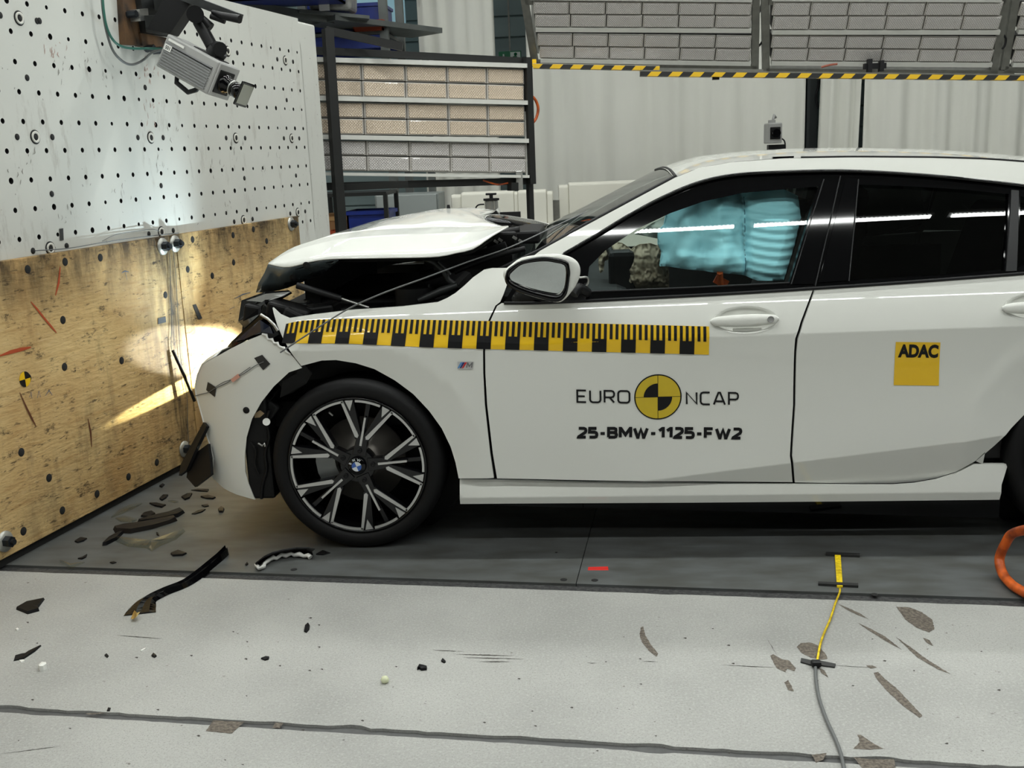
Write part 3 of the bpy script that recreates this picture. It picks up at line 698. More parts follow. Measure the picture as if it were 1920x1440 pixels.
# ------------------------------------------------------------------ hood, nose, engine bay
r_near = [(503, 494, .24), (540, 500, .17), (603, 486, .12), (700, 483, .09), (813, 480.5, .07), (853, 473.5, .07), (887, 465.5, .08), (920, 443, .12), (953, 424, .20)]
r_flank = [(503, 493.5, .26), (548, 480, .25), (625, 462, .23), (715, 456, .22), (813, 452, .21), (860, 449, .21), (895, 444, .20), (925, 434, .20), (953, 423.5, .22)]
r_crease = [(503, 493, .28), (556, 461, .33), (647, 438, .36), (725, 430, .36), (813, 427, .36), (870, 425.5, .34), (905, 425, .31), (930, 424.5, .27), (953, 423, .24)]
r_top = [(525, 482, .55), (578, 454, .60), (650, 434, .62), (725, 417, .62), (813, 405, .62), (855, 403, .62), (885, 407, .6), (905, 412, .55), (935, 421, .45)]
r_mid = [(540, 474, YC), (600, 447, YC), (650, 432, YC), (722, 411, YC), (818, 392.5, YC), (853, 391, YC), (880, 397, YC), (900, 403.5, YC), (908, 407, YC)]
def prow(rw): return resample(catmull([S((a, b), c) for a, b, c in rw], 5), 34)
hr = [prow(q) for q in (r_near, r_flank, r_crease, r_top, r_mid)]
def between(a, b, t): return [p.lerp(q, t) for p, q in zip(a, b)]
H1 = [hr[0], between(hr[0], hr[1], .5), hr[1], between(hr[1], hr[2], .5), hr[2]]
H2 = [hr[2], between(hr[2], hr[3], .5), hr[3], between(hr[3], hr[4], .5), hr[4]]
for i in (1, 3):                                                    # light buckles in the sheet
    for k, p in enumerate(H2[i]): p.z += .004*math.sin(k*.9)+.003*noise.noise(p*6)
far_half = [[Vector((min(p.x, hr[4][-1].x), p.y, p.z)) for p in mir(q)] for q in (hr[4], between(hr[3], hr[4], .5), hr[3], hr[2], hr[1], hr[0])]
hood = loft('hood', H1, PAINT, flip=False, thick=.004); hood['label'] = 'white buckled hood, raised and folded'
loft('hood_top', H2+far_half[1:], PAINT, hood, flip=False, thick=.004)
DGLOSS = mat('grey_blue_underside', srgb(84, 94, 98), .25, coat=.4)  # grey-blue reflection on the folded lip is put into the base colour
def poly3(name, pts, m, parent=None, thick=.006, smooth=False):
    """closed sheet-metal piece through 3D points (px, py, depth y)"""
    P = [S((a, b), c) for a, b, c in pts]; o = add(name, new_mesh(name, P, [tuple(range(len(P)))], m, smooth), parent or car)
    md = o.modifiers.new('thickness', 'SOLIDIFY'); md.thickness = thick; md.offset = 0
    return o
# folded-down front lip of the hood with its inner panel
lipA = [S((a, b), c) for a, b, c in ((503, 495, .245), (520, 500, .21), (540, 501, .175), (572, 494, .15), (603, 487, .13), (634, 487, .12))]
lipB = [S((a, b), c) for a, b, c in ((480, 547, .30), (497, 547, .30), (527, 543, .30), (560, 530, .30), (607, 510, .28), (634, 488, .14))]
la, lb = resample(lipA, 16), resample(lipB, 16); ro = [la, between(la, lb, .33), between(la, lb, .66), lb]
for k in range(16): ro[1][k].y += .02*math.sin(k); ro[2][k].y -= .02*math.cos(k*1.3)
loft('hood_inner_lip', ro, DGLOSS, hood, thick=.004)
for p in ((575, 497, .15), (550, 520, .24)):
    q = S(p[:2], p[2]-.02); MB().lathe([(.014, -.004), (.012, -.006), (.001, -.006)], q, (0, 1, .2), 14).build('rubber_plug', BLACK, hood)
# raised rear edge with its rubber seal, seen beyond the near corner
seal_hi = [S((a, b), c) for a, b, c in ((909, 411, .62), (912, 407.5, .64), (922, 405, .68), (945, 406, .74), (970, 409.5, .84), (1000, 415, 1.0), (1030, 422, 1.15))]
seal_lo = [S((a, b), c) for a, b, c in ((909, 412, .62), (914, 416, .60), (925, 418.5, .60), (950, 420.5, .62), (975, 424, .72), (1002, 428, .9), (1022, 429, 1.1))]
a_, b2 = resample(catmull(seal_hi, 4), 24), resample(catmull(seal_lo, 4), 24)
loft('hood_rear_seal', [a_, between(a_, b2, .5), b2], GBLACK, hood, thick=.006)
MB().tube([p+Vector((0, 0, .003)) for p in a_], .0035, 6).build('hood_rear_edge', PAINT, hood)
MB().cyl(S((841, 393), YC)+Vector((0, 0, -.004)), S((841, 391), YC)+Vector((0, 0, .016)), .010, .006, n=10).build('hood_bolt', BLACK, hood)
# engine bay: closed dark box with machinery
bay = MB()
bay.box((.52, YC, .72), (.05, 1.5, .62)); bay.box((.02, YC, .50), (1.1, 1.45, .10))
bay.box((.05, 2*YC-.12, .66), (1.2, .04, .5)); bay.box((-.42, YC, .6), (.06, 1.3, .5))
bay.box((.28, 2*YC-.16, .95), (.50, .03, .42)); bay.box((-.22, YC+.05, .74), (.06, 1.1, .56)); bay.build('bay_shell', VOID, car)
ins = [[p+Vector((0, 0, -.018)) for p in q] for q in (hr[0][4:-3], hr[2][4:-3], hr[3][4:-3], hr[4][4:-3], far_half[2][4:-3], far_half[4][4:-3], far_half[5][4:-3])]
ins.append([p+Vector((0, 0, -.16)) for p in ins[-1]])
for q in ins[:1]:
    for p in q: p.y += .03
loft('hood_insulation', ins, VOID, hood)
ap = MB(); P0 = [U(p)+Vector((0, .05, -.01)) for p in ((541, 600), (653, 585), (753, 578), (838, 562), (887, 524), (920, 506))]
n_ = len(P0); ap.raw([p for p in P0]+[p+Vector((.0, .09, .0)) for p in P0]+[p+Vector((0, .1, -.25)) for p in P0], [(i, i+1, n_+i+1, n_+i) for i in range(n_-1)]+[(n_+i, n_+i+1, 2*n_+i+1, 2*n_+i) for i in range(n_-1)])
ap.build('inner_wing', BLACK, car)
ENG = mat('dark_engine_plastic', (.006, .006, .0065), .5, spec=.25, var=.5, vscale=15)
GREYM = mat('grey_cast_metal', srgb(46, 48, 48), .45, .4, var=.3, vscale=20)
eng = MB(); eng.box((.05, .8, .86), (.55, .8, .12), bev=.03); eng.box((-.15, .55, .84), (.22, .25, .16), bev=.02); eng.box((.28, .32, .88), (.22, .2, .12), bev=.02); eng.cyl((.22, .22, .80), (.22, .22, .97), .075, n=20)
eng.build('engine_cover', ENG, car)
MB().box(S((680, 590), .30), (.16, .12, .07), bev=.01).build('reservoir', GREYM, car); MB().box(S((560, 580), .3), (.10, .1, .06), bev=.01).build('fuse_box', GREYM, car)
# gas strut, hinge, hood cable
MB().tube([S((557, 535), .14), S((640, 560), .13)], .013, 12).build('gas_strut_body', BLACK, car)
MB().tube([S((640, 560), .13), S((692, 577), .12)], .005, 8).build('gas_strut_rod', ALU, car)
hg = MB(); hg.tube([S(p, .16) for p in ((790, 482), (815, 492), (832, 508), (840, 525), (852, 533))], .012, 8); hg.tube([S(p, .14) for p in ((858, 535), (830, 545), (800, 558), (785, 564))], [.012, .016, .014, .01], 8); hg.tube([S((822, 490), .15), S((845, 515), .15)], .006, 8); hg.tube([S((805, 533), .2), S((803, 555), .2)], .005, 6)
hg.build('hood_hinge', GREYM, car)
cw = MB(); cw.tube(catmull([S(p, .3) for p in ((790, 520), (850, 500), (905, 478), (950, 462))], 4), [.02]*13, 8); cw.build('cowl_beam', BLACK, car)
cw = MB(); cw.tube(catmull([S(p, .42) for p in ((880, 470), (905, 455), (940, 440), (975, 432))], 4), [.018]*13, 8); cw.box(S((945, 445), .5), (.12, .25, .06), bev=.01); cw.box(S((985, 438), .6), (.14, .4, .05), bev=.01); cw.box(S((900, 480), .5), (.3, .5, .05)); cw.build('cowl_panel', ENG, car)
for q in ((930, 453), (938, 450), (965, 446), (976, 452)): MB().box(S(q, .36), (.018, .004, .010), Matrix.Rotation(.6, 3, 'Y')).build('metal_clip', ALU, car)
rb = MB()
for i in range(5): rb.tube([S((897+4*i, 463-2*i), .5), S((900+4.4*i, 452-2*i), .5)], .003, 5)
rb.build('cable_loom', ALU, car)
MB().tube(catmull([S(p, .22) for p in ((852, 510), (880, 498), (930, 480), (985, 466))], 4), .010, 8).build('wiper_arm', BLACK, car)
# measuring wire over the wing and bumper
wpts = [U((530, 658))+Vector((0, -.03, 0)), U((600, 612))+Vector((0, -.035, 0)), U((660, 575))+Vector((0, -.03, 0)), S((720, 549), -.01), S((800, 520), .03), S((880, 490), .1), S((960, 462), .2), S((1050, 420), .5), S((1110, 392), .7)]
o = MB().tube(catmull(wpts, 6), .0028, 6).build('taut_wire', CABLE); tag(o, 'taut thin grey wire running from the bumper over the wing to the windscreen', 'wire')
# ------------------------------------------------------------------ front bumper, headlamp
def fbump(x, z):
    y = -.012
    if x < -.12: y += .42*(-.12-x)**2+1.2*max(0, -.42-x)**2
    y += .25*max(0, .42-z)**2+.10*max(0, z-.72)
    r = math.hypot(x, z-.325)
    if r < .52: y += .10*(.52-r)
    return y
bump_px = [(492, 627), (512, 640), (534, 654), (552, 672), (566, 690), (542, 698), (513, 725), (490, 754), (472, 786), (462, 821), (459, 856), (460, 885), (466, 908), (478, 937), (460, 932), (443, 927), (420, 916), (397, 894), (402, 862), (396, 838), (387, 810), (380, 780), (372, 752), (366.5, 732), (370, 707), (380, 684), (405, 669), (430, 655), (450, 645), (467, 637)]
bump = panel('front_bumper', bump_px, f=fbump, thick=.006, far=False, label='white front bumper corner, torn loose and hanging')
side = [U(p, fbump) for p in bump_px[17:27]]
r1 = [p+Vector((-.02, .12, 0)) for p in side]; r2 = [p+Vector((-.02+.03*noise.noise(p*5), .45, -.01)) for p in side]; r3 = [Vector((p.x+.05*noise.noise(p*7)+.05, 2*YC-p.y, p.z)) for p in side]
loft('bumper_face', [resample(q, 20) for q in (side, r1, r2, r3)], PAINT, bump, flip=True, thick=.005)
# torn foam-white edge strip
tear = [U(p, fbump)+Vector((0, -.003, .0)) for p in ((492, 626), (500, 628), (503, 636), (511, 636), (514, 643), (521, 643), (524, 650), (533, 652), (536, 659), (545, 664))]
MB().tube(tear, [.004, .006, .003, .006, .004, .006, .003, .006, .004, .003], 6).build('torn_edge', WVINYL, bump)
q = U((462, 769), fbump); MB().lathe([(.0125, 0), (.0125, -.0015), (.0001, -.001)], q+Vector((0, -.001, 0)), (0, 1, 0), 18).build('sensor_hole', BVINYL, bump)
for i, pl in enumerate(([(477, 671), (492, 665), (507, 682), (494, 694)], [(390, 716), (406, 726), (403, 744), (387, 731)])):
    P = UX(pl, fbump); add('tape_patch', sheet_mesh('tape_patch', [P], fbump, TAPE, .001, .02, -.003), bump)
wq = [U(p, fbump)+Vector((0, -.005, 0)) for p in ((366, 742), (380, 738), (392, 735), (405, 727), (425, 718), (440, 708), (458, 700), (478, 686), (495, 678))]
MB().tube(catmull(wq, 4), .0016, 6).build('sensor_wire', CABLE, bump)
wq = [U(p, fbump)+Vector((0, -.005, 0)) for p in ((405, 725), (420, 716), (432, 712), (448, 703), (470, 688))]
MB().tube(catmull(wq, 4), .0014, 6).build('sensor_wire', CABLE, bump)
PINK = mat('pink_terminal_tape', srgb(206, 150, 130), .6)
MB().box(U((443, 708), fbump)+Vector((0, -.008, 0)), (.035, .008, .014), Matrix.Rotation(-.6, 3, 'Y')).build('wire_terminal', PINK, bump)
# headlamp: black housing with glossy lens, lit element
hl = poly3('headlamp', [(428, 650, .12), (436, 640, .10), (490, 591, .03), (512, 606, .02), (524, 628, .02), (508, 637, .02), (488, 626, .02), (462, 637, .04), (436, 652, .08)], GBLACK, thick=.01); hl['label'] = 'dark broken headlamp, still lit'
NAVY = mat('dark_blue_lens', (.004, .007, .022), .12, coat=1)
poly3('lens', [(441, 640, .07), (488, 600, .015), (506, 612, .008), (512, 626, .008), (490, 622, .01), (456, 637, .04)], NAVY, hl, .004)
MB().tube([S((489, 590), .02), S((502, 598), .01), (S((514, 609), .005)), S((521, 620), .005)], .006, 6).build('lens_rim', ALU, hl)
LIT = mat('lit_headlamp_element', (1, 1, .8), .3, emit=(1, .97, .68), estr=6)
MB().tube([S((428, 646), .13), S((434, 640), .12), S((441, 634), .11)], .006, 8).build('lit_element', LIT, hl)
# dark bits round the headlamp: crushed carrier, grille frame, bracket
poly3('grille_frame', [(456, 566, .22), (500, 550, .2), (545, 547, .18), (500, 572, .16), (520, 590, .1), (490, 592, .08), (462, 618, .1), (450, 605, .2)], GBLACK, car, .02)
poly3('grille_top', [(462, 564, .2), (500, 551, .17), (546, 547, .15), (530, 556, .14), (495, 567, .17)], mat('grey_bracket', srgb(150, 152, 150), .4), car, .006)
cr = MB(); cr.box(S((545, 590), .14), (.16, .12, .08), Matrix.Rotation(.3, 3, 'Y'), .01); cr.box(S((600, 583), .2), (.14, .12, .05), Matrix.Rotation(-.1, 3, 'Y'), .01); cr.box(S((560, 615), .10), (.14, .08, .12), Matrix.Rotation(.5, 3, 'Y'), .01); cr.box(S((496, 598), .25), (.11, .2, .13), Matrix.Rotation(.2, 3, 'Y'), .01)
cr.build('crushed_carrier', ENG, car)
poly3('torn_bracket', [(540, 640, .03), (560, 660, .03), (566, 680, .03), (585, 700, .04), (575, 718, .05), (550, 735, .06), (525, 745, .06), (530, 715, .04), (556, 700, .03)], ENG, car, .008)
# wheel housing liner behind bumper, with clutter
ln = MB()
for i in range(14):
    a0, a1 = math.radians(-6+i*14), math.radians(-6+(i+1)*14); R_ = .415
    ln.raw([(R_*math.cos(a0), .06, .325+R_*math.sin(a0)), (R_*math.cos(a1), .06, .325+R_*math.sin(a1)), (R_*math.cos(a1), .42, .325+R_*math.sin(a1)), (R_*math.cos(a0), .42, .325+R_*math.sin(a0))], [(0, 1, 2, 3)])
ln.box((0, .43, .45), (.9, .02, .62)); ln.build('wheel_liner', VOID, car)
cl = MB(); cl.box(S((490, 830), .10), (.10, .1, .42), None, .01); cl.box(S((500, 760), .10), (.10, .06, .07), Matrix.Rotation(.7, 3, 'Y'), .01); cl.box(S((545, 705), .07), (.10, .05, .05), Matrix.Rotation(-.6, 3, 'Y'), .008); cl.tube(catmull([S(p, .045) for p in ((505, 770), (500, 790), (505, 820), (497, 850), (500, 880), (492, 910), (490, 935))], 3), .006, 6)
cl.tube(catmull([S(p, .04) for p in ((470, 830), (480, 845), (478, 870), (486, 890))], 3), .004, 6); cl.build('liner_remains', ENG, car)
MB().cyl(S((499.5, 791), .06), S((499.5, 791), .02), .014, n=18).build('white_cap', WVINYL, car)
poly3('torn_foam', [(478, 775, .05), (488, 769, .05), (496, 775, .05), (488, 782, .05), (478, 783, .05)], mat('beige_foam', srgb(150, 130, 100), .8), car, .01)
MB().tube([S((484, 831), .04), S((492, 836), .04), S((496, 831), .04), (S((497, 837), .04))], .004, 6).build('clip', ALU, car)
# lower spoiler fragments hanging at the nose
poly3('spoiler_fragment', [(384, 792, .12), (390, 800, .1), (366, 850, .1), (352, 882, .12), (338, 892, .14), (342, 870, .16)], BLACK, car, .012)
poly3('spoiler_fragment', [(357, 858, .14), (392, 832, .1), (396, 860, .08), (398, 890, .06), (368, 913, .1), (352, 895, .14)], BLACK, car, .012)
poly3('spoiler_clip', [(370, 838, .08), (388, 824, .08), (390, 832, .08), (372, 846, .08)], GLASSL, car, .004)
# ------------------------------------------------------------------ wheels
def wheel(cx_, y0, far=False):
    sgn = -1
    w_ = None
    def T(u, v, d): return Vector((cx_+u, y0+d, .331+v)) if not far else Vector((cx_+u, 2*YC-y0-d, .331+v))
    ax = (0, 1, 0) if not far else (0, -1, 0); c = T(0, 0, 0)
    root = MB().lathe([(.262, .012), (.268, .004), (.285, -.006), (.305, -.004), (.320, .008), (.328, .03), (.330, .06), (.330, .17), (.326, .20), (.300, .215), (.262, .205)], c, ax, 72).build('wheel', RUBBER, car)
    root['label'] = 'black tyre on a two-tone spoked alloy rim'
    MB().lathe([(.258, .204), (.236, .19), (.226, .12), (.238, .05), (.250, .018), (.256, .004), (.262, .001), (.264, .010), (.262, .2)], c, ax, 72).build('rim', GBLACK, root)
    if far: return root
    MB().lathe([(.166, .112), (.166, .098), (.075, .098), (.072, .06), (.0001, .06)], c, ax, 48).build('brake_disc', mat('brake_disc_steel', srgb(116, 112, 106), .45, .7), root)
    cal = MB(); cal.prism([(.10*math.cos(a), .10*math.sin(a)) for a in [math.radians(t) for t in (150, 165, 180, 195, 210)]]+[(.175*math.cos(a), .175*math.sin(a)) for a in [math.radians(t) for t in (210, 195, 180, 165, 150)]], lambda a, b, d: T(a, b, .07+d), .05)
    cal.build('brake_caliper', mat('caliper_grey', srgb(150, 154, 154), .45, .4), root)
    MB().lathe([(.40, .25), (.30, .24), (.0001, .24)], c, ax, 32).build('hub_backing', VOID, root)
    SP = mat('gloss_black_spoke', (.005, .005, .006), .2, spec=.4)
    PH = math.radians(4.8)
    def pol(r, a): return (r*math.cos(a), r*math.sin(a))
    def arc(r0, r1, a0, a1, n=8): return [pol(r0, lerp(a0, a1, i/n)) for i in range(n+1)]+[pol(r1, lerp(a1, a0, i/n)) for i in range(n+1)]
    MB().prism([pol(.066, i*math.pi/18) for i in range(36)], lambda a, b, d: T(a, b, .012+d), .05).build('hub', SP, root, bev=.003)
    for k in range(5):
        a = PH+k*2*math.pi/5; rd = Vector((math.cos(a), math.sin(a))); tn = Vector((-rd.y, rd.x))
        def L(r, n): q = rd*r+tn*n; return (q.x, q.y)
        sp = MB(); sp.prism([L(.04, -.026), L(.105, -.021), L(.118, -.016), L(.118, .016), L(.105, .021), L(.04, .026)], lambda p, q, d: T(p, q, .008+d), .035)
        sp.prism([L(.10, -.007), L(.252, -.009), L(.252, .009), L(.10, .007)], lambda p, q, d: T(p, q, .020+d), .02)
        for s_ in (-1, 1):
            e = pol(.252, a+s_*math.radians(21.5)); e2 = pol(.252, a+s_*math.radians(12.5)); e3 = pol(.2525, a+s_*math.radians(23.5))
            sp.prism([L(.098, s_*.024), L(.12, s_*.004), e2, e3], lambda p, q, d: T(p, q, .008+d), .032)
        s = sp.build('spoke', SP, root, bev=.002)
        pol_ = MB()
        dd = lambda p, q, d: T(p, q, .0035+d)
        pol_.prism([L(.080, -.0042), L(.190, -.0036), L(.190, .0036), L(.080, .0042)], dd, .008)
        for s_ in (-1, 1):
            A = math.radians
            # stripe down the outer flank of each branch
            pol_.prism([L(.108, s_*.016), L(.110, s_*.026), pol(.2515, a+s_*A(23.4)), pol(.2515, a+s_*A(21.2)), L(.118, s_*.013)], dd, .008)
            pol_.prism([pol(.253, a+s_*A(19.6)), pol(.253, a+s_*A(12.8)), pol(.213, a+s_*A(16.4))], dd, .008)
        pol_.prism(arc(.2455, .254, a-math.radians(11), a+math.radians(11)), dd, .008)
        pol_.prism(arc(.2455, .254, a+math.radians(21.5), a+math.radians(50.5), 12), dd, .008)
        pol_.build('machined_face', SILVER, s)
        q = L(.060, 0); MB().lathe([(.0085, 0), (.0085, -.006), (.005, -.006), (.0001, -.002)], T(q[0], q[1], .008), ax, 12).build('wheel_bolt', BLACK, root)
    cap = MB().lathe([(.034, .010), (.034, .002), (.031, -.001), (.0001, -.003)], c, ax, 32).build('centre_cap', GBLACK, root)
    RB = mat('roundel_blue', srgb(52, 92, 170), .3); RW = mat('roundel_white', srgb(214, 218, 220), .3)
    for k in range(4):
        a0 = math.radians(20)+k*math.pi/2
        MB().prism([(0, 0)]+[pol(.0185, a0+j*math.pi/16) for j in range(9)], lambda p, q, d: T(p, q, -.0045+d), .001).build('roundel_quarter', RW if k % 2 == 0 else RB, cap)
    for ch, ad in (('B', 132+20), ('M', 90+20), ('W', 48+20)):
        letter(ch, lambda u, v: T(math.cos(math.radians(ad))*.026+ (u*math.sin(math.radians(ad))+v*math.cos(math.radians(ad))), math.sin(math.radians(ad))*.026+(-u*math.cos(math.radians(ad))+v*math.sin(math.radians(ad))), -.0042), .010, RW, cap)
    MB().cyl(T(-.095, .205, .02), T(-.085, .19, .03), .004, n=8).build('valve', ALU, root)
    return root
_fonts = {}
def text_mesh2d(txt, bold=0.0, spacing=1.0):
    """flat lettering outline as 2D triangles, normalised to its own box"""
    cu = bpy.data.curves.new('lettering', 'FONT'); cu.body = txt; cu.offset = bold; cu.space_character = spacing; cu.resolution_u = 4
    ob = bpy.data.objects.new('lettering', cu); COL.objects.link(ob)
    dg = bpy.context.evaluated_depsgraph_get(); dg.update(); me = bpy.data.meshes.new_from_object(ob.evaluated_get(dg))
    v = [(q.co.x, q.co.y) for q in me.vertices]; f = [tuple(p.vertices) for p in me.polygons]
    bpy.data.objects.remove(ob); bpy.data.curves.remove(cu); bpy.data.meshes.remove(me)
    x0 = min(a for a, b in v); x1 = max(a for a, b in v); y0 = min(b for a, b in v); y1 = max(b for a, b in v)
    return [((a-x0)/(x1-x0), (b-y0)/(y1-y0)) for a, b in v], f, (x1-x0)/(y1-y0)
def letter(ch, place, h, m, parent):
    v, f, asp = text_mesh2d(ch, .02); return add('lettering', new_mesh('lettering', [place((a-.5)*h*asp, (b-.5)*h) for a, b in v], f, m), parent)
wheel(0, .012); wheel(2.67, .012)
wheel(0, .012, True); wheel(2.67, .012, True)
# underbody
ub = MB(); ub.box((1.35, YC, .20), (1.9, 1.60, .06)); ub.box((1.35, YC, .26), (1.75, 1.56, .10)); ub.box((0, YC, .25), (.9, 1.1, .1)); ub.box((3.0, YC, .28), (.8, 1.2, .12)); ub.build('underbody', VOID, car)
# ------------------------------------------------------------------ stickers, handles, mirror
def decal(name, polys, m, parent, off=-.0012, f=fside, step=.025, px=True, t=.0008):
    P = [UX(p, f) if px else p for p in polys]
    return add(name, sheet_mesh(name, P, f, m, t, step, off), parent)
# measuring tape: thirty 5 cm fields with comb teeth
tl = [(537, 607, 529, 643), (560, 601.5, 553, 643.5), (600, 598.5, 594, 643.5), (650, 597.5, 647, 644), (720, 598, 719, 647), (800, 599.5, 800, 651), (900, 601.5, 899, 654), (1000, 603.5, 999, 656.5), (1100, 606, 1099, 659), (1200, 608.5, 1199, 661.5), (1329.5, 612, 1329, 665)]
tT = resample([U((a, b)) for a, b, c, d in tl], 151); tB = resample([U((c, d)) for a, b, c, d in tl], 151)
def tp(i, v):            # i: centimetre index (150 on the tape), v: 0 bottom .. 1 top
    k = max(0, min(149.999, i)); a = int(k); t = k-a; q = tB[a].lerp(tB[a+1], t).lerp(tT[a].lerp(tT[a+1], t), v); return (q.x, q.z)
base_poly = [tp(i, 0) for i in range(0, 151, 3)]+[tp(i, 1) for i in range(150, -1, -3)]
tape = add('measuring_tape', sheet_mesh('measuring_tape', [base_poly], fside, YELLOW, .0006, .012, -.0022), car); tape['label'] = 'yellow and black measuring tape along wing and door'
def quadcell(i0, i1, v0, v1):
    xs = [tp(i0, v0), tp(i1, v0), tp(i1, v1), tp(i0, v1)]; return xs
cells = MB(); 
for b in range(30):
    i0 = b*5
    if b % 2 == 0:
        rects = [(i0, i0+5, 0, .48), (i0, i0+1, .48, 1), (i0+2, i0+3, .48, 1), (i0+4, i0+5, .48, 1)]
    else: rects = [(i0+1, i0+2, .48, 1), (i0+3, i0+4, .48, 1)]
    fb = MB()
    for (a, c, v0, v1) in rects:
        nseg = max(1, int((c-a)))
        for s in range(nseg):
            for r_ in range(2):
                q = quadcell(a+s*(c-a)/nseg, a+(s+1)*(c-a)/nseg, lerp(v0, v1, r_/2), lerp(v0, v1, (r_+1)/2))
                fb.raw([(x, fside(x, z)-.0040, z) for x, z in q], [(0, 1, 2, 3)])
    fb.build('tape_field', BVINYL, tape, recalc=False)
# lettering on the door
def rr(w): return [(.22*w, 0), (.07*w, .06), (0, .2), (0, .8), (.07*w, .94), (.22*w, 1), (.78*w, 1), (.93*w, .94), (w, .8), (w, .2), (.93*w, .06), (.78*w, 0), (.22*w, 0)]
def glyph(ch):
    """centre lines of a letter in a box of width w and height 1"""
    W_ = {'E': .62, 'U': .74, 'R': .68, 'O': .80, 'N': .72, 'C': .66, 'A': .80, 'P': .66, '2': .60, '5': .60, '-': .36, 'B': .66, 'M': .86, 'W': 1.06, '1': .34, 'F': .60, 'D': .70}
    w = W_[ch]
    bowl = [(0, 1), (.72*w, 1), (.92*w, .94), (w, .80), (w, .64), (.92*w, .5), (.72*w, .44), (0, .44)]
    P = {'E': [[(w, 1), (0, 1), (0, 0), (w, 0)], [(0, .5), (.86*w, .5)]], 'U': [[(0, 1), (0, .2), (.08*w, .06), (.25*w, 0), (.75*w, 0), (.92*w, .06), (w, .2), (w, 1)]],
         'R': [[(0, 0)]+bowl, [(.52*w, .44), (w, 0)]], 'P': [[(0, 0)]+bowl], 'O': [rr(w)], 'N': [[(0, 0), (0, 1), (w, 0), (w, 1)]],
         'C': [[(w, 1), (.3*w, 1), (.09*w, .94), (0, .78), (0, .22), (.09*w, .06), (.3*w, 0), (w, 0)]], 'A': [[(0, 0), (.42*w, 1), (.58*w, 1), (w, 0)], [(.16*w, .27), (.84*w, .27)]],
         '2': [[(.02, 1), (.72*w, 1), (.94*w, .93), (w, .80), (w, .68), (.92*w, .54), (.02*w, .05), (0, 0), (w, 0)]], '5': [[(.96*w, 1), (.03*w, 1), (0, .57), (.7*w, .57), (.93*w, .50), (w, .36), (w, .2), (.93*w, .06), (.7*w, 0), (0, 0)]],
         '-': [[(0, .42), (w, .42)]], 'B': [[(0, 0), (0, 1), (.70*w, 1), (.90*w, .93), (.93*w, .78), (.90*w, .60), (.70*w, .53), (0, .53)], [(.6*w, .53), (.92*w, .46), (w, .27), (.92*w, .07), (.72*w, 0), (0, 0)]],
         'M': [[(0, 0), (0, 1), (.06*w, 1), (.5*w, .28), (.94*w, 1), (w, 1), (w, 0)]], 'W': [[(0, 1), (.25*w, 0), (.30*w, 0), (.5*w, .92), (.70*w, 0), (.75*w, 0), (w, 1)]],
         '1': [[(0, .74), (.78*w, 1), (w, 1), (w, 0)]], 'F': [[(w, 1), (0, 1), (0, 0)], [(0, .49), (.88*w, .49)]], 'D': [[(0, 0), (0, 1), (.55*w, 1), (.86*w, .9), (w, .66), (w, .34), (.86*w, .1), (.55*w, 0), (0, 0)]]}
    return P[ch], w
def thick_line(P, t):
    """mitred ribbon of width t along a polyline"""
    closed = P[0] == P[-1]; Q = [Vector(p) for p in P]; n = len(Q); V = []; F = []
    for i in range(n):
        a = Q[i-1] if i > 0 else (Q[n-2] if closed else None); b = Q[i+1] if i < n-1 else (Q[1] if closed else None)
        d1 = (Q[i]-a).normalized() if a is not None else None; d2 = (b-Q[i]).normalized() if b is not None else None
        if d1 is None: d1 = d2
        if d2 is None: d2 = d1
        m = (d1+d2); m = m.normalized() if m.length > 1e-6 else d1; nn_ = Vector((-m.y, m.x)); k = 1/max(.5, abs(Vector((-d1.y, d1.x)).dot(nn_)))
        V += [Q[i]+nn_*t/2*k, Q[i]-nn_*t/2*k]
    for i in range(n-1): F.append((2*i+1, 2*i+3, 2*i+2, 2*i))
    return V, F
def words(txt, p0, p1, p2, m, parent, st=.12, gap=.16, f=fside, off=-.0025, narrow=1.0):
    """p0 lower left, p1 lower right, p2 upper left (sighted on the panel); each letter is a piece"""
    a, b, c = (U(p, f) for p in (p0, p1, p2)); x = 0; L_ = []
    for ch in txt:
        P, w = glyph(ch); L_.append((x, P, w)); x += w*narrow+st+gap
    tot = x-gap
    for x0, P, w in L_:
        V = []; F = []
        for q in P:
            v, fc = thick_line([(x0+st/2+p[0]*narrow, st/2+p[1]*(1-st)) for p in q], st); o_ = len(V); F += [tuple(i+o_ for i in t) for t in fc]
            for e in v:
                s_, t_ = e.x/tot, min(1.0, max(0.0, e.y)); X = a.x+(b.x-a.x)*s_+(c.x-a.x)*t_; Z = a.z+(b.z-a.z)*s_+(c.z-a.z)*t_; V.append((X, f(X, Z)+off, Z))
        add('lettering', new_mesh('lettering', V, F, m), parent)
words('EURO', (1081, 755), (1182, 756.5), (1080.5, 730), BVINYL, fdoor, .13)
words('NCAP', (1286, 759), (1385.5, 760.5), (1285.5, 733.5), BVINYL, fdoor, .13)
words('25-BMW-1125-FW2', (1082, 822), (1391, 824), (1082, 800), BVINYL, fdoor, .25, gap=.06)
lc = U((1233.5, 744)); lr = (U((1278, 744)).x-U((1189, 744)).x)/2
def circ(r, n=48, a0=0, a1=2*math.pi): return [(lc.x+r*math.cos(a0+(a1-a0)*i/n), lc.z+r*math.sin(a0+(a1-a0)*i/n)) for i in range(n if a1-a0 > 6.2 else n+1)]
LOGOY = mat('logo_yellow', srgb(206, 178, 22), .45, coat=.3)
disc = decal('test_logo', [circ(lr)], BVINYL, fdoor, -.0020, px=False)
g = lr*.012
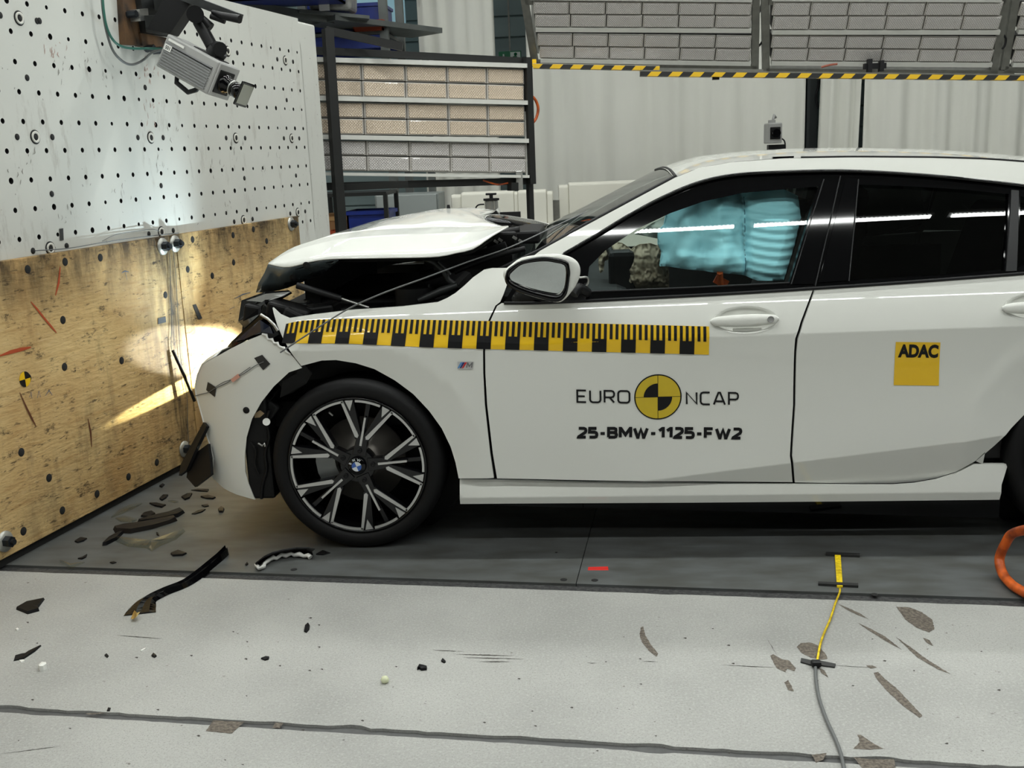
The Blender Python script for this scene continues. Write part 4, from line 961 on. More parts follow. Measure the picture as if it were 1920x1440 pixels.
for k in range(4):
    a0 = k*math.pi/2; ca, sa = math.cos(a0+math.pi/4), math.sin(a0+math.pi/4); sx, sz = (1 if ca > 0 else -1), (1 if sa > 0 else -1)
    q = [(lc.x+sx*g, lc.z+sz*g)]+[(lc.x+sx*g+(x-lc.x)*.985, lc.z+sz*g+(z-lc.z)*.985) for x, z in circ(lr*.945, 14, a0, a0+math.pi/2)]
    decal('logo_quarter', [q], LOGOY, disc, -.0028, px=False)
    if k in (1, 3):
        q = [(lc.x, lc.z)]+circ(lr*.60, 12, a0, a0+math.pi/2); decal('logo_sector', [q], BVINYL, disc, -.0040, px=False)
ad = decal('yellow_sticker', [[(1679.5, 641), (1763, 642), (1760, 723), (1675.5, 722)]], YELLOW, rdoor, -.0020)
def fwords(txt, p0, p1, p2, m, parent, bold, spacing, off):
    a, b, c = (U(p) for p in (p0, p1, p2)); v, fc, asp = text_mesh2d(txt, bold, spacing); V = []
    for s, t in v:
        x = a.x+(b.x-a.x)*s+(c.x-a.x)*t; z = a.z+(b.z-a.z)*s+(c.z-a.z)*t; V.append((x, fside(x, z)+off, z))
    return add('lettering', new_mesh('lettering', V, fc, m), parent)
fwords('ADAC', (1683, 670), (1758, 671), (1684.5, 645), BVINYL, ad, .05, 1.0, -.0032)
# model badge on the wing
bd = decal('wing_badge', [[(858, 678), (888, 678), (886, 692), (858, 692)]], mat('badge_silver', srgb(196, 196, 196), .3, .4), wing, -.003)
for i, cc in enumerate((srgb(90, 150, 205), srgb(30, 44, 110), srgb(196, 40, 44))):
    decal('badge_stripe', [[(860+i*4+4, 679), (864+i*4+4, 679), (861+i*4, 690), (857+i*4+1, 690)]], mat('badge_stripe_%d' % i, cc, .35), bd, -.004)
words('M', (874, 690), (885, 690), (876, 679), mat('badge_letter', srgb(120, 120, 122), .3, .6), bd, .2, off=-.0045)
# door handles with bowl
def handle(cx_, cz, parent):
    bowl = MB(); n = 28
    f_ = fside
    def W(u, v, d): return Vector((cx_+u, f_(cx_+u, cz+v)+d, cz+v))
    rings = []
    for k, (sc, d) in enumerate(((1.0, -.001), (.96, .002), (.8, .012), (.45, .018), (.02, .019))):
        rings.append([W(.114*sc*math.cos(2*math.pi*i/n), .048*sc*math.sin(2*math.pi*i/n)+.004, min(d, .0) if k == 0 else d-.0035*(k < 2)) for i in range(n)])
    v = [q for r_ in rings for q in r_]; fc = [(k*n+i, k*n+(i+1) % n, (k+1)*n+(i+1) % n, (k+1)*n+i) for k in range(len(rings)-1) for i in range(n)]
    me = new_mesh('handle_bowl', v, fc, PAINT, True); b = add('handle_bowl', me, parent)
    up = []; lo = []; N = 22; rows_ = []
    for j in range(9):                                   # cross-section ring swept along the grip
        pass
    secs = []
    for i in range(N+1):
        t = i/N; u = lerp(-.122, .112, t); e = math.sin(math.pi*min(1, max(0, t)))**.35
        h = .005+.0175*e; d = -.006-.020*e; base = -.002
        secs.append([Vector((cx_+u, f_(cx_+u, cz)+base+(d*.5)+ (d*.55)*math.cos(a), cz+.002+.004*t+h*math.sin(a))) for a in [2*math.pi*k/12 for k in range(12)]])
    v = [q for s_ in secs for q in s_]; fc = [(i*12+k, i*12+(k+1) % 12, (i+1)*12+(k+1) % 12, (i+1)*12+k) for i in range(N) for k in range(12)]+[tuple(range(12)), tuple(reversed(range(N*12, N*12+12)))]
    me = new_mesh('handle_grip', v, fc, PAINT, True); hgrip = add('handle_grip', me, parent)
    c = Vector((cx_+.082, f_(cx_, cz)-.0275, cz+.008)); MB().lathe([(.0115, .004), (.0115, -.0005), (.0105, -.001), (.010, .002), (.0001, .001)], c, (0, 1, 0), 20).build('lock_cover', mat('lock_ring', srgb(150, 150, 148), .3), hgrip)
    MB().box(Vector((cx_+.005, f_(cx_, cz-.03)+.006, cz-.030)), (.10, .006, .012), None, .003).build('painted_glint', PAINT, b)  # white bar paints in the bright reflection below the grip
handle(hq.x, hq.z, fdoor)
handle(hq2.x, hq2.z, rdoor)
# mirror, knocked round so that its glass faces outwards
MY = -.13
mw = [(957, 497), (978, 483), (1015, 477), (1045, 476), (1068, 481), (1082, 490), (1088, 503), (1087, 518), (1080, 535), (1070, 549), (1058, 562), (1045, 567), (1020, 562), (985, 552), (955, 538), (945, 522), (945, 508)]
sm_ = smooth2(mw+[mw[0]], 3)[:-1]
def ringm(poly, y, sc=1.0, dy=0):
    c = (sum(p[0] for p in poly)/len(poly), sum(p[1] for p in poly)/len(poly)); return [S((c[0]+(p[0]-c[0])*sc, c[1]+(p[1]-c[1])*sc+dy), y) for p in poly]
rings = [ringm(sm_, MY-.004, .70), ringm(sm_, MY-.006, .955), ringm(sm_, MY+.006, 1.0), ringm(sm_, MY+.05, .99), ringm(sm_, MY+.085, .86), ringm(sm_, MY+.105, .60), ringm(sm_, MY+.112, .1)]
n = len(sm_); V = [q for r_ in rings for q in r_]; F = [(k*n+i, k*n+(i+1) % n, (k+1)*n+(i+1) % n, (k+1)*n+i) for k in range(len(rings)-1) for i in range(n)]
mirror = add('door_mirror', new_mesh('door_mirror', V, F, PAINT, True), car); mirror['label'] = 'white door mirror knocked forward, glass facing outwards'
bz = [(951, 505), (962, 497), (979, 488), (1015, 481.5), (1040, 484), (1060, 489), (1067, 496), (1068, 520), (1065, 543), (1060, 556), (1045, 566.5), (1015, 560.5), (980, 550), (953, 537), (946.5, 523)]
mg = [(955, 516), (966, 505), (982, 495), (1018, 490), (1042, 493), (1060, 500), (1059, 535), (1052, 549), (1045, 553), (1020, 549), (990, 541), (965, 531), (957, 525)]
bz2 = smooth2(bz+[bz[0]], 3)[:-1]; mg2 = smooth2(mg+[mg[0]], 3)[:-1]
bm_ = MB(); pb2 = [S(p, MY-.012) for p in bz2]
r2b = [S(p, MY-.0125) for p in mg2]
k2 = len(bz2); R1 = resample(pb2+[pb2[0]], 61)[:-1]; 
# bezel: ring between its own outline and the glass edge, with depth
ang = lambda q, c: math.atan2(q.z-c.z, q.x-c.x)
cmid = sum(r2b, Vector())/len(r2b)
def star(P, nn=72):
    out = []
    for i in range(nn):
        a = 2*math.pi*i/nn; d = Vector((math.cos(a), 0, math.sin(a))); best = None
        for j in range(len(P)):
            p, q = P[j], P[(j+1) % len(P)]; ex, ez = q.x-p.x, q.z-p.z; den = d.x*ez-d.z*ex
            if abs(den) < 1e-12: continue
            t = ((p.x-cmid.x)*ez-(p.z-cmid.z)*ex)/den; s = ((p.x-cmid.x)*d.z-(p.z-cmid.z)*d.x)/den
            if t > 0 and -1e-6 <= s <= 1+1e-6 and (best is None or t > best): best = t
        out.append(cmid+d*best)
    return out
SO, SI = star(pb2), star(r2b); nn = 72
V = [p+Vector((0, .03, 0)) for p in SO]+[p.copy() for p in SO]+[p+Vector((0, -.004, 0)) for p in between(SO, SI, .35)]+[p.copy() for p in SI]+[p+Vector((0, .008, 0)) for p in SI]
F = [(k*nn+i, k*nn+(i+1) % nn, (k+1)*nn+(i+1) % nn, (k+1)*nn+i) for k in range(4) for i in range(nn)]
add('bezel', new_mesh('bezel', V, F, GBLACK, True), mirror)
MIRG = mat('mirror_glass', srgb(200, 205, 205), .02, 1.0)
gl = [p+Vector((0, .006-.10*(p.z-cmid.z), 0)) for p in SI]
add('mirror_glass', new_mesh('mirror_glass', gl, [tuple(range(nn))], MIRG), mirror)
MB().tube(catmull([S((1075, 552), -.02), S((1085, 540), .0), S((1100, 548), .03), S((1092, 552), .04)], 4), .018, 10).build('mirror_foot', BLACK, mirror)
MB().tube(catmull([S((1086, 521), -.01), S((1100, 520), .01), S((1103, 528), .02), S((1096, 540), .02), S((1078, 550), .0)], 4), .004, 8).build('mirror_cable', ALU, mirror)
poly3('mirror_base', [(1000, 560, .02), (1020, 566, .02), (1098, 562, .02), (1098, 530, .04), (1085, 540, .03)], BLACK, mirror, .01)
# ------------------------------------------------------------------ interior
DK = mat('black_upholstery', (.012, .012, .013), .7, var=.4)
it = MB(); it.box((1.6, YC, .30), (2.3, 1.5, .06)); it.build('cabin_floor', DK, car)
it = MB(); it.box((.82, YC, .80), (.42, 1.45, .30), bev=.05); it.box((.72, YC, .92), (.35, 1.4, .06), bev=.02); it.build('dashboard', DK, car)
def seat(x, y, name='front_seat'):
    s = MB().box((x, y, .52), (.52, .5, .18), bev=.06).build(name, DK, car)
    MB().box((x+.34, y, .88), (.16, .5, .66), Matrix.Rotation(.28, 3, 'Y'), .06).build('seat_back', DK, s)
    MB().box((x+.46, y, 1.20), (.10, .26, .16), Matrix.Rotation(.2, 3, 'Y'), .04).build('headrest', DK, s)
seat(1.42, .52); seat(1.42, 1.26)
rs = MB().box((2.35, YC, .50), (.5, 1.35, .2), bev=.06).build('rear_bench', DK, car); MB().box((2.68, YC, .85), (.16, 1.35, .62), Matrix.Rotation(.3, 3, 'Y'), .06).build('bench_back', DK, rs)
hd = MB(); hd.box((2.1, YC, 1.325), (1.7, 1.0, .012)); hd.build('headliner', mat('grey_headliner', srgb(70, 70, 70), .9), car)
st = MB(); st.lathe([(.185+.013*math.cos(a), .013*math.sin(a)) for a in [2*math.pi*k/8 for k in range(9)]], (1.02, .52, .93), (1, 0, .45), 36); st.build('steering_wheel', BLACK, car)
AIR = mat('pale_blue_airbag_fabric', srgb(160, 214, 226), .95, bump=.15, bscale=25, spec=.05)
DOOR_IN = mat('inner_door_trim', (.02, .02, .02), .7)
for yy in (.10, 2*YC-.10): MB().box((1.65, yy, .62), (1.9, .05, .62)).build('inner_door_panel', DOOR_IN, car)
ab_px = [(1254, 404), (1300, 378), (1392, 364), (1483, 358), (1509, 370), (1515, 412), (1502, 465), (1480, 533), (1430, 534), (1400, 524), (1330, 517), (1241, 506), (1245, 480), (1237, 464), (1237, 439), (1250, 428)]
abP = UX(ab_px); split = U((1405, 450)).x; spl_ = densify(abP, .02)
rib0 = U((1406, 440)); 
def fair(x, z):
    y = fside(x, z)+.13
    d = edge_dist((x, z), abP); y -= .050*min(1, d/.05)**.5
    if x > split:
        cxx, czz = split-.02, rib0.z-.12
        arcd = z+.30*(x-split)-1.1*(x-split)**2; y += .0040*math.sin(arcd*2*math.pi/.030)
        y -= .02*math.sin(min(1, (x-split)/.2)*math.pi)
    else:
        y += .024*noise.noise((x*12, z*15, 2))+.010*noise.noise((x*26, z*20, 5))-.010*abs(noise.noise((x*9, z*24, 8))); u_ = (x-abP[0][0])/(split-abP[0][0]); y += .016*math.cos(u_*2*math.pi*2.2)*sstep(.95, 1.05, z)+.0018*math.sin(z*2*math.pi/.028)*sstep(.4, .8, u_)
    y += .022*math.exp(-((x-split)/.012)**2)
    return y
ab = add('curtain_airbag', sheet_mesh('curtain_airbag', [abP], fair, AIR, .03, .009, 0), car); ab['label'] = 'inflated pale blue curtain airbag behind the front side window'
MB().tube([Vector((p.x, fair(p.x, p.z)-.002, p.z)) for p in [U((1403+i*.35, 372+i*16)) for i in range(10)]], .0015, 5).build('seam', mat('airbag_seam', srgb(60, 110, 130), .7), ab)
CRM = mat('crumpled_beige_fabric', srgb(184, 168, 144), .7)
def crumple(name, px, y0, m, amp, fq, seed, step=.012, label=None):
    P = [(S(p, y0).x, S(p, y0).z) for p in px]
    def f(x, z):
        a = noise.noise((x*fq, z*fq, seed)); b = abs(noise.noise((x*fq*2.1, z*fq*2.1, seed+3))); c = abs(noise.noise((x*fq*4.3, z*fq*4.3, seed+9)))
        return y0-amp*(.6*a+1.8*(.4-b)+1.0*(.4-c)+1.2*noise.noise((x*6, z*9, seed+2)))+.05*(1-min(1, edge_dist((x, z), P)/.04))
    o = add(name, sheet_mesh(name, [P], f, m, .01, step, 0), car)
    if label: o['label'] = label
    return o
crumple('driver_airbag', [(1163, 535), (1165, 500), (1175, 480), (1188, 466), (1200, 460), (1220, 458), (1242, 465), (1252, 480), (1256, 515), (1256, 543), (1200, 546), (1175, 545)], .30, CRM, .009, 24, 1, .008, label='crumpled beige driver airbag')
crumple('airbag_cover', [(1122, 480), (1135, 463), (1150, 454), (1168, 458), (1185, 470), (1176, 486), (1150, 486), (1134, 492), (1132, 510), (1125, 515), (1122, 500)], .40, CRM, .009, 26, 4, .008, label='crumpled torn airbag cover')
WHT = mat('white_airbag_fabric', srgb(206, 214, 204), .7)
pa = MB()
crumple('passenger_airbag', [(1190, 440), (1225, 418), (1262, 400), (1300, 396), (1300, 470), (1240, 450), (1215, 444)], 1.15, WHT, .03, 5, 7, .03, label='white passenger airbag')
fa2 = [(1.95, 1.02), (2.1, 1.17), (2.3, 1.22), (2.45, 1.2), (2.5, 1.05), (2.3, .98), (2.1, .97)]
add('curtain_airbag', sheet_mesh('curtain_airbag', [fa2], lambda x, z: fside(x, z)+.09+.02*math.sin(x*16), WHT, .02, .03, 0, True), car)
MB().tube([Vector((1.35, .15, 1.0)), Vector((1.36, .2, .93)), Vector((1.40, .22, .90))], .012, 6).build('seat_belt', mat('orange_belt', srgb(190, 84, 30), .7), car)
MB().box(S((1166, 530), .35), (.10, .10, .25), None, .02).build('steering_column', BLACK, car)
MB().box(S((1352, 528), .22), (.05, .02, .03), Matrix.Rotation(.5, 3, 'Y')).build('belt_buckle', mat('orange_buckle', srgb(210, 90, 30), .6), car)
# ------------------------------------------------------------------ LED floodlight banks
def bar(mb, a, b, w_, h, up=Vector((0, 0, 1))):
    a, b = Vector(a), Vector(b); t = (b-a); L = t.length; t.normalize(); s = t.cross(up).normalized(); u = s.cross(t)
    v = [p+s*(i*w_/2)+u*(k*h/2) for p in (a, b) for i, k in ((-1, -1), (1, -1), (1, 1), (-1, 1))]
    mb.raw(v, [(0, 1, 2, 3), (7, 6, 5, 4), (0, 4, 5, 1), (1, 5, 6, 2), (2, 6, 7, 3), (3, 7, 4, 0)]); return mb
def lens_mat(name, col, dot):
    m = mat(name, col, .25, coat=.5); nt = m.node_tree; N = nt.nodes; L = nt.links; b = N['Principled BSDF']
    tc = N.new('ShaderNodeTexCoord'); mp = N.new('ShaderNodeMapping'); mp.inputs['Scale'].default_value = (12, 1, 6); L.new(tc.outputs['UV'], mp.inputs[0])
    sx = N.new('ShaderNodeSeparateXYZ'); L.new(tc.outputs['Object'], sx.inputs[0])
    def wv(sock, fr, ph=0):
        a = N.new('ShaderNodeMath'); a.operation = 'MULTIPLY'; a.inputs[1].default_value = fr; L.new(sock, a.inputs[0])
        c = N.new('ShaderNodeMath'); c.operation = 'COSINE'; L.new(a.outputs[0], c.inputs[0]); return c.outputs[0]
    p = N.new('ShaderNodeMath'); p.operation = 'MULTIPLY'; L.new(wv(sx.outputs[0], 2*math.pi/.0185), p.inputs[0]); L.new(wv(sx.outputs[2], 2*math.pi/.0235), p.inputs[1])
    r = N.new('ShaderNodeMapRange'); r.inputs[1].default_value = -.2; r.inputs[2].default_value = .9; L.new(p.outputs[0], r.inputs[0])
    x = N.new('ShaderNodeMix'); x.data_type = 'RGBA'; L.new(r.outputs[0], x.inputs[0]); x.inputs[6].default_value = col; x.inputs[7].default_value = dot; L.new(x.outputs[2], b.inputs['Base Color'])
    bp = N.new('ShaderNodeBump'); bp.inputs['Strength'].default_value = .5; bp.inputs['Distance'].default_value = .006; L.new(r.outputs[0], bp.inputs['Height']); L.new(bp.outputs[0], b.inputs['Normal'])
    return m
LENSW = lens_mat('warm_led_lens', srgb(188, 172, 156), srgb(232, 214, 186)); LENSC = lens_mat('neutral_led_lens', srgb(172, 167, 164), srgb(220, 217, 214))
LRIM = mat('led_module_rim', srgb(184, 180, 174), .4, var=.1); GAP = mat('dark_module_gap', srgb(46, 46, 44), .7)
MW, MHH = .30, .125
_modmesh = {}
def module_mesh(m):
    if m.name not in _modmesh:
        v = [(-.5*MW, 0, -.5*MHH), (.5*MW, 0, -.5*MHH), (.5*MW, 0, .5*MHH), (-.5*MW, 0, .5*MHH)]
        mb = MB().box((0, .0, 0), (MW, .02, MHH), bev=.004); me1 = mesh_of(mb, 'led_module', LRIM)
        mb = MB().box((0, -.013, 0), (MW*.93, .012, MHH*.86), bev=.004); me2 = mesh_of(mb, 'lens_plate', m)
        mb = MB()
        for sx in (-1, 1): mb.box((sx*MW*.462, -.013, MHH*.18*sx), (.010, .008, .016))
        me3 = mesh_of(mb, 'clip', GAP); _modmesh[m.name] = (me1, me2, me3)
    return _modmesh[m.name]
def led_rows(root, corners, ncol, nrow, m, gap=.006):
    """fills the quad TL,TR,BR,BL with module parts (each with its lens plate)"""
    TL, TR, BR, BL = corners; me1, me2, me3 = module_mesh(m)
    for r_ in range(nrow):
        for c in range(ncol):
            u, v = (c+.5)/ncol, (r_+.5)/nrow
            p = TL.lerp(TR, u).lerp(BL.lerp(BR, u), v)
            ex = (TL.lerp(BL, v)-TR.lerp(BR, v))*-1; ez = TL.lerp(TR, u)-BL.lerp(BR, u)
            wx, hz_ = ex.length/ncol-gap, ez.length/nrow-gap
            ex.normalize(); ez = (ez-ex*ez.dot(ex)).normalized(); ey = ez.cross(ex)
            R_ = Matrix((ex*(wx/MW), ey, ez*(hz_/MHH))).transposed().to_4x4()
            o = bpy.data.objects.new('led_module', me1); COL.objects.link(o); o.parent = root
            o.matrix_parent_inverse = Matrix.Translation(-root.location); o.matrix_basis = Matrix.Translation(p) @ R_
            local('lens_plate', me2, o)
# --- bank beside the barrier, turned towards the impact
PA = Vector((-.62, 3.55, 1.5)); eA = Vector((math.sin(math.radians(53)), math.cos(math.radians(53)), 0)); nA = Vector((eA.y, -eA.x, 0))
def A(p, off=0.0): return hit(p, PA+nA*off, nA)
bank = thing('floodlight_bank', 'dark-framed LED floodlight bank beside the white barrier, facing the car nose', 'floodlight', (A((800, 335)).x, A((800, 335)).y, 0))
fr = MB(); bar(fr, A((590, 95)), A((992, 115)), .05, .045); bar(fr, A((600, 350)), A((996, 339)), .05, .05); bar(fr, A((988, 108), .05), A((996, 345), .05), .05, .06, nA); bar(fr, A((614, 54), .12), A((634, 352), .12), .06, .06, nA)
bar(fr, A((634, 352), .12), Vector((A((634, 352), .12).x, A((634, 352), .12).y, 0)), .06, .06, nA); bar(fr, A((993, 343)), Vector((A((993, 343)).x, A((993, 343)).y, 0)), .04, .04, nA)
bar(fr, A((612, 57)), A((755, 88), .25), .05, .05); bar(fr, A((632, 352)), A((765, 345), .2), .05, .045)
fr.build('frame', DFRAME, bank)
bl = MB(); bar(bl, A((955, 350), .04), A((968, 350), .04), .06, .06); bl.build('frame_bracket', DFRAME, bank)
MB().box(A((974, 338), .06), (.05, .03, .14), None, .006).build('silver_tape', ALU, bank)
for (tl, tr, brr, bll, m) in (((590, 118), (982, 129), (982, 190), (593, 180), LENSW), ((595, 190), (983, 198), (983, 257), (598, 252), LENSW), ((600, 262), (985, 269), (986, 325), (604, 320), LENSC)):
    q = [A(p, .03) for p in (tl, tr, brr, bll)]; fx = MB(); b0 = [p-nA*.06 for p in q]
    fx.raw([p-nA*.018 for p in q]+b0, [(0, 3, 2, 1), (4, 5, 6, 7), (0, 1, 5, 4), (2, 3, 7, 6), (1, 2, 6, 5), (0, 4, 7, 3)]); o = fx.build('fixture_back', GAP, bank)
    led_rows(bank, q, 5, 2, m)
    st_ = MB(); bar(st_, q[0]+Vector((0, 0, .018)), q[1]+Vector((0, 0, .018)), .10, .030); st_.build('reflector_strip', WSTRIP, bank)
st_ = MB(); bar(st_, A((606, 326), .03), A((986, 331), .03), .10, .02); bar(st_, A((986, 128), .035), A((989, 330), .035), .03, .02, nA); st_.build('edge_strip', WSTRIP, bank)
o = MB().tube(catmull([A(p, -.06) for p in ((993, 178), (1003, 186), (1009, 203), (1005, 222), (995, 235))], 5), .011, 8).build('bank_cable', ORANGE, bank)
o = MB().tube(catmull([A(p, .02) for p in ((905, 338), (920, 343), (935, 346), (952, 343))], 5), .008, 8).build('bank_cable', ORANGE, bank)
# --- overhead banks on the striped beam behind the car
tlt = math.radians(30); nR = Vector((0, -math.cos(tlt), -math.sin(tlt))); PR = S((1200, 115), 4.75)
def RG(p, off=0.0): return hit(p, PR+nR*off, nR)
def rig(label, px_rows, frame_px, ncol):
    c0 = RG((sum(p[0] for p in frame_px[0])/2, 110)); root = thing('overhead_floodlight', label, 'floodlight', (c0.x, c0.y, c0.z-.05), 'overhead floodlight banks')
    for tl, tr, brr, bll in px_rows:
        q = [RG(p, .03) for p in (tl, tr, brr, bll)]; fx = MB()
        fx.raw([p-nR*.018 for p in q]+[p-nR*.10 for p in q], [(0, 3, 2, 1), (4, 5, 6, 7), (0, 1, 5, 4), (2, 3, 7, 6), (1, 2, 6, 5), (0, 4, 7, 3)]); fx.build('fixture_back', GAP, root)
        led_rows(root, q, ncol, 2, LENSC)
        up = (q[0]-q[3]).normalized(); st_ = MB(); bar(st_, q[3]-up*.016, q[2]-up*.016, .05, .030, up); st_.build('reflector_strip', WSTRIP, root)
    fm_ = MB()
    for (a, b), w_ in zip(frame_px, (.055,)*len(frame_px)): bar(fm_, RG(a), RG(b), w_, .05, nR)
    fm_.build('frame', GFRAME, root)
    return root
rig('overhead LED floodlight bank above the car hood, left of the three', [((990, -62), (1410, -55), (1410, -6), (994, -10)), ((998, 1), (1410, 4), (1408, 52), (1004, 50)), ((1005, 62), (1409, 66), (1407, 114), (1013, 108))], [((972, -70), (1004, 122)), ((1418, -60), (1415, 130)), ((1002, 120), (1418, 128)), ((985, 0), (1412, -1))], 6)
rig('overhead LED floodlight bank above the car roof, middle of the three', [((1450, -55), (1880, -55), (1878, -6), (1448, -8)), ((1448, 2), (1880, 2), (1874, 55), (1447, 55)), ((1446, 65), (1868, 68), (1859, 116), (1446, 113))], [((1433, -60), (1436, 134)), ((1893, -60), (1862, 136)), ((1436, 132), (1900, 136)), ((1440, 0), (1885, 0))], 6)
rig('overhead LED floodlight bank cut off by the right picture edge', [((1912, 4), (2330, 8), (2330, 56), (1908, 54)), ((1902, 68), (2320, 70), (2315, 118), (1898, 116))], [((1908, -30), (1882, 128)), ((1882, 128), (2320, 134)), ((2338, -30), (2325, 132))], 6)
def hazard():
    m = mat('yellow_black_hazard_tape', srgb(214, 172, 24), .5); nt = m.node_tree; N = nt.nodes; L = nt.links; b = N['Principled BSDF']
    tc = N.new('ShaderNodeTexCoord'); sx = N.new('ShaderNodeSeparateXYZ'); L.new(tc.outputs['Object'], sx.inputs[0])
    a = N.new('ShaderNodeMath'); a.operation = 'SUBTRACT'; L.new(sx.outputs[0], a.inputs[0]); L.new(sx.outputs[2], a.inputs[1])
    c = N.new('ShaderNodeMath'); c.operation = 'MULTIPLY'; c.inputs[1].default_value = 1/.165; L.new(a.outputs[0], c.inputs[0])
    d = N.new('ShaderNodeMath'); d.operation = 'FRACT'; L.new(c.outputs[0], d.inputs[0])
    e = N.new('ShaderNodeMath'); e.operation = 'GREATER_THAN'; e.inputs[1].default_value = .5; L.new(d.outputs[0], e.inputs[0])
    x = N.new('ShaderNodeMix'); x.data_type = 'RGBA'; L.new(e.outputs[0], x.inputs[0]); x.inputs[6].default_value = srgb(214, 172, 24); x.inputs[7].default_value = (.012, .012, .012, 1); L.new(x.outputs[2], b.inputs['Base Color'])
    return m
HAZ = hazard()
bm1 = thing('striped_beam', 'short yellow and black striped beam under the left overhead floodlight', 'beam', S((1115, 128), 4.62))
mb = MB(); bar(mb, S((1000, 124.5), 4.60), S((1236, 129), 4.60), .10, .030); mb.build('beam', HAZ, bm1); mb = MB(); bar(mb, S((1000, 121), 4.62), S((1236, 125), 4.62), .10, .010); mb.build('flange', ALU, bm1)
MB().box(S((1002, 118), 4.6), (.03, .05, .05)).build('end_cap', YELLOW, bm1)
bm2 = thing('striped_beam', 'long yellow and black striped beam crossing behind the car roof', 'beam', S((1560, 142), 4.54))
mb = MB(); bar(mb, S((1200, 139), 4.50), S((2300, 151), 4.50), .10, .032); mb.build('beam', HAZ, bm2); mb = MB(); bar(mb, S((1200, 134), 4.52), S((2300, 146), 4.52), .12, .014); bar(mb, S((1200, 130), 4.58), S((1430, 133), 4.58), .06, .02); mb.build('flange', GFRAME, bm2)
MB().box(S((1342, 147), 4.5), (.05, .04, .02)).build('beam_clip', BLACK, bm2)
# suspension of the rig
sus = thing('rig_hanger', 'grey steel hangers carrying the overhead floodlights, between the banks', 'hanger', S((1428, 100), 4.9), None)
mb = MB(); 
for x_ in (1005, 1416, 1436, 1880): bar(mb, S((x_, 100), 4.95), Vector((S((x_, 100), 4.95).x, 5.0, CEIL)), .05, .05, Vector((0, 1, 0)))
mb.build('post', GFRAME, sus)
for k, pts in enumerate((((1408, 30), (1418, 30), (1424, 22), (1428, 8)), ((1410, 88), (1420, 88), (1428, 80), (1432, 72)), ((1880, 65), (1886, 72), (1884, 85), (1879, 92)))):
    MB().tube(catmull([S(p, 4.70) for p in pts], 4), .008, 6).build('rig_cable', BLACK, sus)
mb = MB(); mb.box(S((1640, 124), 4.7), (.16, .05, .04)); mb.box(S((1630, 124), 4.68), (.03, .06, .10)); mb.box(S((1652, 124), 4.68), (.03, .06, .08)); mb.build('clamp', BLACK, sus)
MB().tube(catmull([S(p, 4.68) for p in ((1540, 126), (1555, 122), (1570, 120))], 4), .008, 6).build('red_lead', mat('dull_red_lead', srgb(150, 80, 60), .5), sus)
# ------------------------------------------------------------------ curtains
CUR = mat('pale_grey_curtain', srgb(212, 212, 204), .85, var=.05, vscale=2, stretch=(3, 1, .3))
def curtain(label, x0, x1, y, amp, wl_, seed, z1=5.2, lean=0.0):
    n = int((x1-x0)/.03); V = []; F = []; nz_ = 7
    ph = 0; prof = []
    for i in range(n+1):
        x = x0+(x1-x0)*i/n; lw = wl_*(1+.45*noise.noise((x*1.3, seed, 0))); ph += 2*math.pi*((x1-x0)/n)/lw
        prof.append((x, amp*(.55+.6*noise.noise((x*.9, seed, 4)))*math.sin(ph)+.25*amp*math.sin(2.7*ph+seed)))
    for k in range(nz_+1):
        z = .02+(z1-.02)*k/nz_
        for x, d in prof: V.append((x+lean*(z-2), y+d*(1-.25*k/nz_), z))
    m_ = n+1
    for k in range(nz_):
        for i in range(n): F.append((k*m_+i, k*m_+i+1, (k+1)*m_+i+1, (k+1)*m_+i))
    o = add('curtain', new_mesh('curtain', V, F, CUR, True)); md = o.modifiers.new('thickness', 'SOLIDIFY'); md.thickness = .006
    tag(o, label, 'curtain', 'pale curtains closing off the hall'); return o
def cxs(px, y): return S((px, 200), y).x
CY_ = 8.6
curtain('narrow gathered curtain with deep folds behind the framed floodlight bank', cxs(797, CY_), cxs(935, CY_), CY_-.2, .085, .17, 1)
curtain('broad smooth pale curtain behind the windscreen and overhead floodlights', cxs(990, CY_), cxs(1511, CY_), CY_, .055, .62, 2)
curtain('bunched pale curtain between the dark column and the dark slit', cxs(1537, CY_), cxs(1609, CY_), CY_-.05, .08, .15, 5, lean=.02)
curtain('broad pale curtain at the right picture edge above the car roof', cxs(1616, CY_), cxs(2150, CY_), CY_-.1, .07, .42, 9)
colm = thing('steel_column', 'dark steel column standing in the gap between the curtains', 'column', (cxs(1519, 8.9), 8.9, 0))
mb = MB().box((cxs(1514, 8.9), 8.9, 2.7), (.035, .12, 5.4)); mb.box((cxs(1526, 8.9), 8.95, 2.7), (.09, .05, 5.4)); mb.build('profile', mat('dark_column_steel', srgb(48, 54, 54), .6), colm)
MB().tube(catmull([S(p, 8.8) for p in ((1535, 150), (1534, 165), (1530, 180), (1533, 200))], 4), .012, 6).build('column_cable', BLACK, colm)
# exit sign
sg = thing('exit_sign', 'green emergency exit sign with running figure, half hidden by the floodlight frame', 'sign', S((964, 110), 9.6))
GREEN = mat('sign_green', srgb(16, 110, 70), .4); SW = mat('sign_white', srgb(216, 226, 220), .4)
p0, p1 = S((935, 97), 9.6), S((978, 122), 9.6); cxm, czm = (p0.x+p1.x)/2, (p0.z+p1.z)/2; wS, hS = abs(p1.x-p0.x), abs(p0.z-p1.z)
MB().box((cxm, 9.6, czm), (wS, .03, hS), None, .004).build('board', GREEN, sg)
mb = MB(); Y_ = 9.582
def sq(u0, v0, u1, v1): mb.raw([(cxm+u*wS, Y_, czm+v*hS) for u, v in ((u0, v0), (u1, v0), (u1, v1), (u0, v1))], [(0, 1, 2, 3)])
sq(.02, -.42, .46, .42); mb.build('door_field', SW, sg, recalc=False)
mb = MB(); Y_ = 9.579
